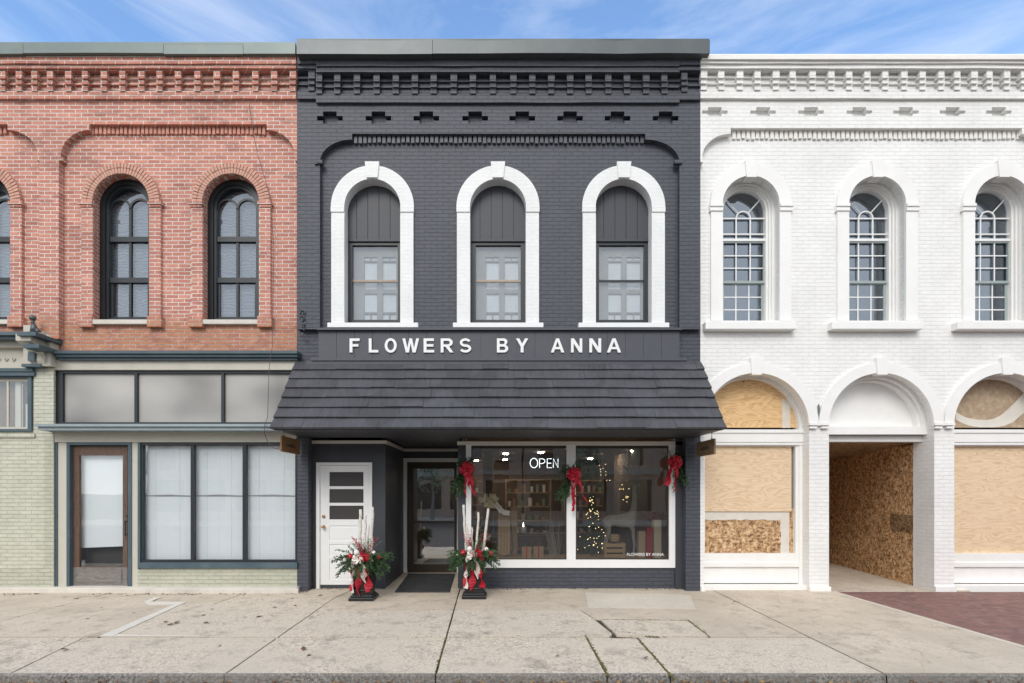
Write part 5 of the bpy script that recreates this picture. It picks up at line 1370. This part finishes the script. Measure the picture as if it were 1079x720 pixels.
# sled
o = empty('toboggan', at(532, 588), 'upright wooden toboggan with curved runners in the left show window', 'sled')
m = MB(); 
for k in range(4):
    m.box(at(525 + 3.2 * k, 0).x, at(527.7 + 3.2 * k, 0).x, yy - .01, yy + .01, DZ + .05, at(0, 542).z)
for p in (548, 562, 577): m.box(at(523.5, 0).x, at(539, 0).x, yy + .012, yy + .03, at(0, p + 1).z, at(0, p).z)
m.build('deck', PINE, o)
m = MB(); pts = [at(519.5, 541)] + [at(520, 560), at(521.5, 575)] + [at(531 - 9.5 * math.cos(R(a)), 577 + 9 * math.sin(R(a))) for a in range(0, 181, 20)] + [at(540.5, 575), at(539, 560), at(537, 543)]
m.smooth = True; m.tube(pts, .012, 6); m.build('runner', METALD, o)
o = empty('white_flower_spray', at(517, 540), 'cream flower spray with white ribbon on top of the toboggan', 'flowers')
m = MB()
for k in range(46):
    p = at(517 + rnd.gauss(0, 4.5), 529 + rnd.gauss(0, 4.2), yy - .12 + rnd.gauss(0, .04)); 
    for q in range(5):
        a = q * 1.257; m.poly([p, p + Vector((math.cos(a) * .03 - .01, -.012, math.sin(a) * .03)), p + Vector((math.cos(a + .5) * .045, -.02, math.sin(a + .5) * .045)), p + Vector((math.cos(a + 1) * .03, -.01, math.sin(a + 1) * .03))])
m.build('petals', CREAMF, o)
m = MB(); m.ribbon([at(522, 530, .6), at(526, 536, .58), at(531, 540, .6), at(537, 541, .6)], .09, Vector((.3, 0, 1)), .003); tail(m, at(524, 530, .58), .06, .2, .05); m.build('ribbon', WHR, o)
def gift(px0, px1, py0, py1, y, mat, label, rib=None, name='gift_box', cat='box', group=None):
    a = at(px0, py1, y); b = at(px1, py0, y); o = empty(name, (a.x / 2 + b.x / 2, y, DZ), label, cat, group)
    m = MB(); w_ = b.x - a.x; m.box(a.x, b.x, y, y + min(.35, max(.12, w_)), max(DZ, a.z) if py1 < 585 else DZ, b.z); bevel(m.build('carton', mat, o), .004)
    if rib:
        m = MB(); cx_ = (a.x + b.x) / 2; m.box(cx_ - .012, cx_ + .012, y - .003, y + .2, DZ, b.z + .003); m.build('ribbon', rib, o)
    return o
gift(550, 560, 577, 589, .6, KRAFT, 'left of the two small kraft boxes in the left show window', REDR, group='kraft boxes in the show window')
gift(562, 573, 577, 589, .6, KRAFT, 'right of the two small kraft boxes in the left show window', REDR, group='kraft boxes in the show window')
gift(538, 545, 533, 589, 1.1, PINE, 'tall pale wooden panel behind the toboggan', None, 'display_backdrop', 'board')
# plinth and candle
o = empty('console_table', at(560, 589, 1.4), 'low dark console table behind the kraft boxes in the left show window', 'table')
m = MB(); m.box(at(541, 0, 1.4).x, at(596, 0, 1.4).x, 1.3, 1.6, at(0, 562, 1.4).z - .03, at(0, 562, 1.4).z); m.build('tabletop', DOORW, o)
for px in (542, 594):
    for q in (1.32, 1.56): m = MB(); m.box(at(px, 0, 1.4).x - .02, at(px, 0, 1.4).x + .02, q - .02, q + .02, .004, at(0, 562, 1.4).z - .03); m.build('leg', DOORW, o)
o = empty('candle', at(552, 562, 1.4), 'white candle in a glass standing on the console table', 'candle')
ct = at(551.5, 562, 1.4); m = MB(); m.smooth = True; m.tube([ct, ct + Vector((0, 0, .13))], .06, 16); m.build('wax', WHBALL, o)
m = MB(); m.tube([ct + Vector((0, 0, .13)), ct + Vector((0, 0, .22))], .012, 8, True, .003); m.build('flame', LAMP, o)
# pale strands added in the shape of a whitish lattice reflection
o = empty('reflection_bundle', at(583, 588, .9), 'added pale strands standing in for a lattice reflection at the right of the left show window', 'reflection_strands')
m = MB()
for k in range(26):
    p = at(584 + rnd.uniform(-5, 5), 589, .9); q = at(583 + rnd.uniform(-9, 10), 541 + rnd.uniform(0, 18), .9 + rnd.uniform(-.1, .1)); m.tube([p, p.lerp(q, .5) + Vector((rnd.gauss(0, .05), 0, 0)), q], .006, 4, True, .003)
m.build('reflection_strands', WICKER, o)
# deer
def skinmesh(name, verts, edges, mat, parent, sub=2):
    o0 = ORG.get(parent.name, Vector()); me = bpy.data.meshes.new(name)
    me.from_pydata([tuple(Vector(v[:3]) - o0) for v in verts], edges, [])
    ob = bpy.data.objects.new(name, me); COL.objects.link(ob); ob.parent = parent; me.materials.append(mat)
    md = ob.modifiers.new('skin', 'SKIN'); 
    if not me.skin_vertices: 
        bm = bmesh.new(); bm.from_mesh(me); bm.verts.layers.skin.verify(); bm.to_mesh(me); bm.free()
    for i, v in enumerate(verts): me.skin_vertices[0].data[i].radius = (v[3], v[3])
    me.skin_vertices[0].data[0].use_root = True
    ms = ob.modifiers.new('sub', 'SUBSURF'); ms.levels = sub; ms.render_levels = sub
    md.use_smooth_shade = True
    return ob
yd = .95
def dp(px, py, dy=0, r=.05): p = at(px, py, yd); return (p.x, yd + dy, p.z, r)
deer = empty('deer_figure', at(655, 589, yd), 'life like pale wicker deer figure standing in the right show window', 'figurine')
V = [dp(655, 549, 0, .115), dp(643, 548, 0, .11), dp(664, 548, 0, .12), dp(668, 538, 0, .075), dp(669, 524, 0, .05), dp(669, 512, 0, .05), dp(675, 511, 0, .028), dp(639, 549, 0, .08),
     dp(641, 560, -.08, .045), dp(638, 572, -.08, .022), dp(640, 589, -.08, .018), dp(641, 560, .08, .045), dp(638, 572, .08, .022), dp(640, 589, .08, .018),
     dp(666, 560, -.08, .04), dp(667, 574, -.08, .02), dp(666, 589, -.08, .018), dp(666, 560, .08, .04), dp(671, 573, .08, .02), dp(675, 589, .08, .018), dp(635, 547, 0, .03)]
E = [(0, 1), (0, 2), (2, 3), (3, 4), (4, 5), (5, 6), (1, 7), (7, 8), (8, 9), (9, 10), (7, 11), (11, 12), (12, 13), (2, 14), (14, 15), (15, 16), (2, 17), (17, 18), (18, 19), (7, 20)]
skinmesh('body', V, E, WICKER, deer)
m = MB()
for sg in (-1, 1):
    a = at(668, 509, yd); m.tube([a + Vector((0, sg * .03, 0)), a + Vector((-.04, sg * .1, .12)), a + Vector((-.1, sg * .13, .28)), a + Vector((-.05, sg * .11, .42))], .012, 6, True, .005)
    m.tube([a + Vector((-.05, sg * .1, .13)), a + Vector((.04, sg * .14, .24))], .008, 5); m.tube([a + Vector((-.09, sg * .13, .26)), a + Vector((-.17, sg * .14, .34))], .008, 5)
m.build('antlers', WICKER, deer)
m = MB()
for sg in (-1, 1): p = at(667.5, 510, yd); m.ball(p + Vector((-.02, sg * .06, .01)), .035, 8, 5, (.5, .9, .9))
m.build('ears', WICKER, deer)
# lit tree
tr = empty('christmas_tree', at(624, 588, 1.0), 'slim green tree with warm fairy lights at the left of the right show window', 'tree')
tb = at(624, 588, 1.0); m = MB(); m.tube([(tb.x, 1.0, DZ), (tb.x, 1.0, DZ + 1.15)], .022, 8, True, .01); m.build('trunk', DOORW, tr)
m = MB(); ml = MB()
for k in range(150):
    h = rnd.random(); a = rnd.uniform(0, 2 * PI); q = Vector((tb.x, 1.0, DZ + .08 + 1.1 * h)); L = .30 * (1.08 - h) + .03
    sprig(m, q, (math.cos(a), math.sin(a), -.1), L, .3, 14, .05, .006)
for k in range(60):
    h = rnd.random() ** .9; a = rnd.uniform(PI, 2 * PI); rr_ = .31 * (1.08 - h) * rnd.uniform(.8, 1.05); ml.ball((tb.x + math.cos(a) * rr_, 1.0 + math.sin(a) * rr_, DZ + .08 + 1.1 * h), .0058, 6, 4)
m.build('branches', LEAFD, tr); ml.build('fairy_light', FAIRY, tr)
o = empty('light_garland', at(650, 505, 1.2), 'arching garland of warm fairy lights above the deer figure', 'garland')
m = MB(); ml = MB(); pts = [at(633, 490, 1.2), at(636, 500, 1.2), at(642, 507, 1.2), at(650, 508, 1.2), at(656, 511, 1.2), at(659, 524, 1.2), at(661, 535, 1.2), at(672, 480, 1.2)][:7]
m.tube(pts, .004, 5); m.build('wire', LEAFD, o)
for k in range(24):
    t = rnd.random() * 5.99; i = int(t); p = pts[i].lerp(pts[i + 1], t - i) + Vector((rnd.gauss(0, .05), rnd.gauss(0, .03), rnd.gauss(0, .05))); ml.ball(p, .0055, 6, 4)
ml.build('fairy_light', FAIRY, o)
# crate & pot
def crate(px0, px1, py0, py1, y):
    a = at(px0, py1, y); b = at(px1, py0, y); o = empty('wooden_crate', ((a.x + b.x) / 2, y, DZ), 'small pale slatted wooden crate in front of the deer figure', 'crate'); m = MB(); h = (b.z - DZ) / 3
    for k in range(3):
        for q in (y, y + .22): m.box(a.x, b.x, q, q + .012, DZ + h * k + .012, DZ + h * (k + 1) - .018)
        for q in (a.x, b.x - .012): m.box(q, q + .012, y + .012, y + .22, DZ + h * k + .006, DZ + h * (k + 1) - .008)
    m.build('slats', PINE, o); m = MB(); m.box(a.x + .02, b.x - .02, y + .04, y + .2, DZ + .004, b.z - .05); m.build('dark_fill', DARKF, o); m = MB()  # dark block added inside for the shade seen between the slats
    for u in (a.x + .012, b.x - .042): m.box(u, u + .03, y + .013, y + .03, DZ, b.z)
    m.build('corner_post', PINE, o); return o
crate(637, 659, 572, 589, .62)
o = empty('gold_pot', at(648, 575, .7), 'round tan pot standing on the slatted crate', 'pot'); m = MB(); m.smooth = True
cz = at(0, 572, .62).z; cxp = at(648, 0, .72).x
for (r0, r1, z0, z1) in ((.07, .10, 0, .05), (.10, .095, .05, .10), (.095, .075, .10, .15)): m.tube([(cxp, .74, cz + z0), (cxp, .74, cz + z1)], r0, 18, True, r1)
m.build('vessel', PINE, o)
gift(689, 697, 548, 589, .7, plain('cream_wrap', (.62, .52, .38), .7), 'tall cream wrapped gift beside the right window post', None)
gift(682, 688, 556, 589, .62, plain('red_wrap', (.35, .02, .03), .5), 'narrow dark red wrapped gift between the cream ones', None)
gift(673, 681, 560, 589, .75, plain('tan_wrap', (.45, .33, .22), .7), 'tan wrapped gift just right of the deer figure', None)
o = empty('red_flower_arrangement', at(690, 548, .85), 'dark red flower arrangement above the wrapped gifts', 'flowers'); m = MB()
for k in range(60):
    m.ball(at(690 + rnd.gauss(0, 6), 545 + rnd.gauss(0, 2.5), .9 + rnd.gauss(0, .05)), rnd.uniform(.015, .03), 6, 4)
m.build('blooms', plain('dark_red_bloom', (.18, .015, .03), .7, .4, 10), o); m = MB(); m.tube([at(690, 548, .9), (at(690, 0, .9).x, .9, DZ)], .04, 8); m.build('vase', DARKF, o)
# shelving deep in the shop
for i, (x0, x1, y) in enumerate(((.2, 1.5, 5.5), (2.0, 3.2, 6.2), (-1.4, -.3, 7.2))):
    o = empty('shelf_unit', ((x0 + x1) / 2, y, 0), ('wooden shelf unit with pots deep in the shop behind the open sign', 'wooden shelf unit with pots deep in the shop behind the deer figure', 'wooden shelf unit seen through the glass shop door')[i], 'shelf', 'shelf units inside the shop')
    m = MB()
    for q in (x0, x1 - .04): m.box(q, q + .04, y, y + .35, .004, 2.1)
    for z in (.1, .5, .9, 1.3, 1.7, 2.06): m.box(x0 + .04, x1 - .04, y, y + .35, z, z + .03)
    m.build('shelf', PINE, o); m = MB()
    for z in (.13, .53, .93, 1.33, 1.73):
        x = x0 + .12
        while x < x1 - .12:
            r_ = rnd.uniform(.04, .08); m.mi = rnd.choice((0, 1, 2, 0)); m.tube([(x, y + .15, z), (x, y + .15, z + rnd.uniform(.08, .24))], r_ * .8, 10, True, r_); x += r_ * 2 + rnd.uniform(.03, .12)
    tag(m.build('stock_pots', [KRAFT, WHBALL, LEAFP, REDBALL], o), kind='stuff')
for i, px in enumerate((514, 642, 672)):
    y = 4.0; m = MB(); c_ = X(px, y); m.box(c_ - .12, c_ + .12, y, y + .24, .004, RZ - .002)
    m.build('interior_column', WALLI, blk)

# =================================================================== OPPOSITE SIDE (seen only in the glass)
OB = plain('opposite_brick', (.38, .27, .20), .85, .3, 1.5); OG = plain('opposite_glass', (.03, .035, .04), .15, .2); OC = plain('opposite_stone', (.35, .32, .27), .8)
for i, (x0, x1, h) in enumerate(((-22, -9, 6.6), (-8.9, 1.5, 5.8), (1.6, 13, 6.9), (13.1, 24, 6.0))):
    o = empty('opposite_building', ((x0 + x1) / 2, -23, -.2), 'dark brick building across the street seen as a reflection', 'building', 'buildings across the street'); m = MB()
    n = int((x1 - x0) / 2.6); hs = []
    for k in range(n):
        c_ = x0 + (x1 - x0) * (k + .5) / n; hs.append(arch(c_, h - 2.4, .5, h - 3.9 + .4, 12)); hs.append(rect(c_ - 1.0, c_ + 1.0, .5, 2.5))
    m.plate(rect(x0, x1, -.2, h), hs, -23, -23.4); m.box(x0, x1, -33, -23.6, -.2, h - .5); m.build('wall', OB, o)
    m = MB(); m.box(x0 + .1, x1 - .1, -23.59, -23.5, .2, h - 1); m.build('window_glass', OG, o)
    m = MB(); m.box(x0, x1, -22.98, -22.7, h - .5, h - .1); m.box(x0, x1, -22.98, -22.8, 2.8, 3.1); m.build('cornice', OC, o)
for i, (tx, ty, hh) in enumerate(((-4.2, -19.6, 6.2), (4.6, -19.4, 5.6), (12.5, -19.7, 6.4))):
    o = empty('street_tree', (tx, ty, -.06), 'leafy street tree across the street seen as a reflection', 'tree', 'trees across the street')
    m = MB(); m.tube([(tx, ty, -.06), (tx + .05, ty, 1.4), (tx - .05, ty, 2.6), (tx, ty, hh * .75)], .13, 9, True, .03)
    for k in range(7): a = k * .9; m.tube([(tx, ty, 1.9 + .35 * k), (tx + math.cos(a) * .8, ty + math.sin(a) * .8, 2.6 + .4 * k)], .045, 5, True, .015)
    m.build('trunk', DOORG, o); m = MB()
    for k in range(2600):
        a = rnd.uniform(0, 6.283); e = rnd.uniform(-1, 1); q = rnd.random() ** .4; c_ = (tx + math.cos(a) * 1.5 * q * math.sqrt(1 - e * e), ty + math.sin(a) * 1.5 * q * math.sqrt(1 - e * e), hh * .62 + e * q * hh * .36)
        if math.sin(c_[0] * 4) * math.sin(c_[2] * 3.3 + 1) > .5: continue
        u_ = Vector((rnd.gauss(0, 1), rnd.gauss(0, 1), rnd.gauss(0, 1))).normalized(); v_ = u_.cross(Vector((0, .3, 1))).normalized(); c_ = Vector(c_)
        m.poly([c_, c_ + u_ * .08 + v_ * .05, c_ + u_ * .17, c_ + u_ * .08 - v_ * .05])
    m.build('crown', LEAFP, o)
mb = MB(); mb.box(-60, 60, -23.6, -18.5, -.3, -.06); tag(mb.build('far_sidewalk', CONC), kind='structure')

# =================================================================== LIGHT, SKY, CAMERA
EL, AZ = 38, 14       # sun high behind the camera and a little to the left
w_ = bpy.data.worlds.new('World'); SC.world = w_; w_.use_nodes = True; t = w_.node_tree; t.nodes.clear()
out = t.nodes.new('ShaderNodeOutputWorld'); bg = t.nodes.new('ShaderNodeBackground'); sky = t.nodes.new('ShaderNodeTexSky')
sky.sky_type = 'NISHITA'; sky.sun_disc = False; sky.sun_elevation = R(EL); sky.sun_rotation = R(180 + AZ)
sky.air_density = 1.25; sky.dust_density = .05; sky.ozone_density = 5
tc = t.nodes.new('ShaderNodeTexCoord'); mp = t.nodes.new('ShaderNodeMapping'); mp.inputs['Scale'].default_value = (1.6, 1.6, 6.5); mp.inputs['Rotation'].default_value = (0, R(14), R(8)); mp.inputs['Location'].default_value = (.35, 0, .2)
t.links.new(tc.outputs['Generated'], mp.inputs[0])
n1 = noise(t, mp.outputs[0], 1.7, 9, .62, .6)
cl = ramp(t, n1, [(.42, 0.0), (.82, .42)])
# heavier cloud cover away from the strip of sky over the roofs (behind the camera)
s = t.nodes.new('ShaderNodeSeparateXYZ'); t.links.new(tc.outputs['Generated'], s.inputs[0])
mr = t.nodes.new('ShaderNodeMapRange'); mr.inputs[1].default_value = .25; mr.inputs[2].default_value = -.35; mr.inputs[3].default_value = 0; mr.inputs[4].default_value = .9
t.links.new(s.outputs[1], mr.inputs[0])
cf = math_(t, 'MAXIMUM', cl, mr.outputs[0])
col = mixc(t, cf, sky.outputs[0], (4.6, 4.65, 4.75))
t.links.new(col, bg.inputs[0]); bg.inputs[1].default_value = .15; t.links.new(bg.outputs[0], out.inputs[0])
sun = bpy.data.lights.new('sun', 'SUN'); sun.energy = .9; sun.angle = R(26); sun.color = (1, .955, .90)
so = bpy.data.objects.new('sun', sun); COL.objects.link(so)
dirv = Vector((-math.sin(R(AZ)) * math.cos(R(EL)), -math.cos(R(AZ)) * math.cos(R(EL)), math.sin(R(EL))))
so.rotation_euler = dirv.to_track_quat('Z', 'Y').to_euler()
cam = bpy.data.cameras.new('camera'); co = bpy.data.objects.new('camera', cam); COL.objects.link(co)
cam.sensor_width = 36; cam.lens = 36 * F / 1079; cam.shift_x = (539.5 - CX) / 1079; cam.shift_y = (CY - 360) / 1079
cam.clip_end = 1500; cam.clip_start = .05
co.location = (0, -D, EYE); co.rotation_euler = (R(90), 0, 0); SC.camera = co
SC.view_settings.view_transform = 'Standard'; SC.view_settings.look = 'None'; SC.view_settings.gamma = 1; SC.view_settings.exposure = 0.93
SC.view_settings.use_curve_mapping = False
SC.render.engine = 'CYCLES'; SC.render.resolution_x = 1024; SC.render.resolution_y = 683
SC.cycles.max_bounces = 8; SC.cycles.transparent_max_bounces = 16
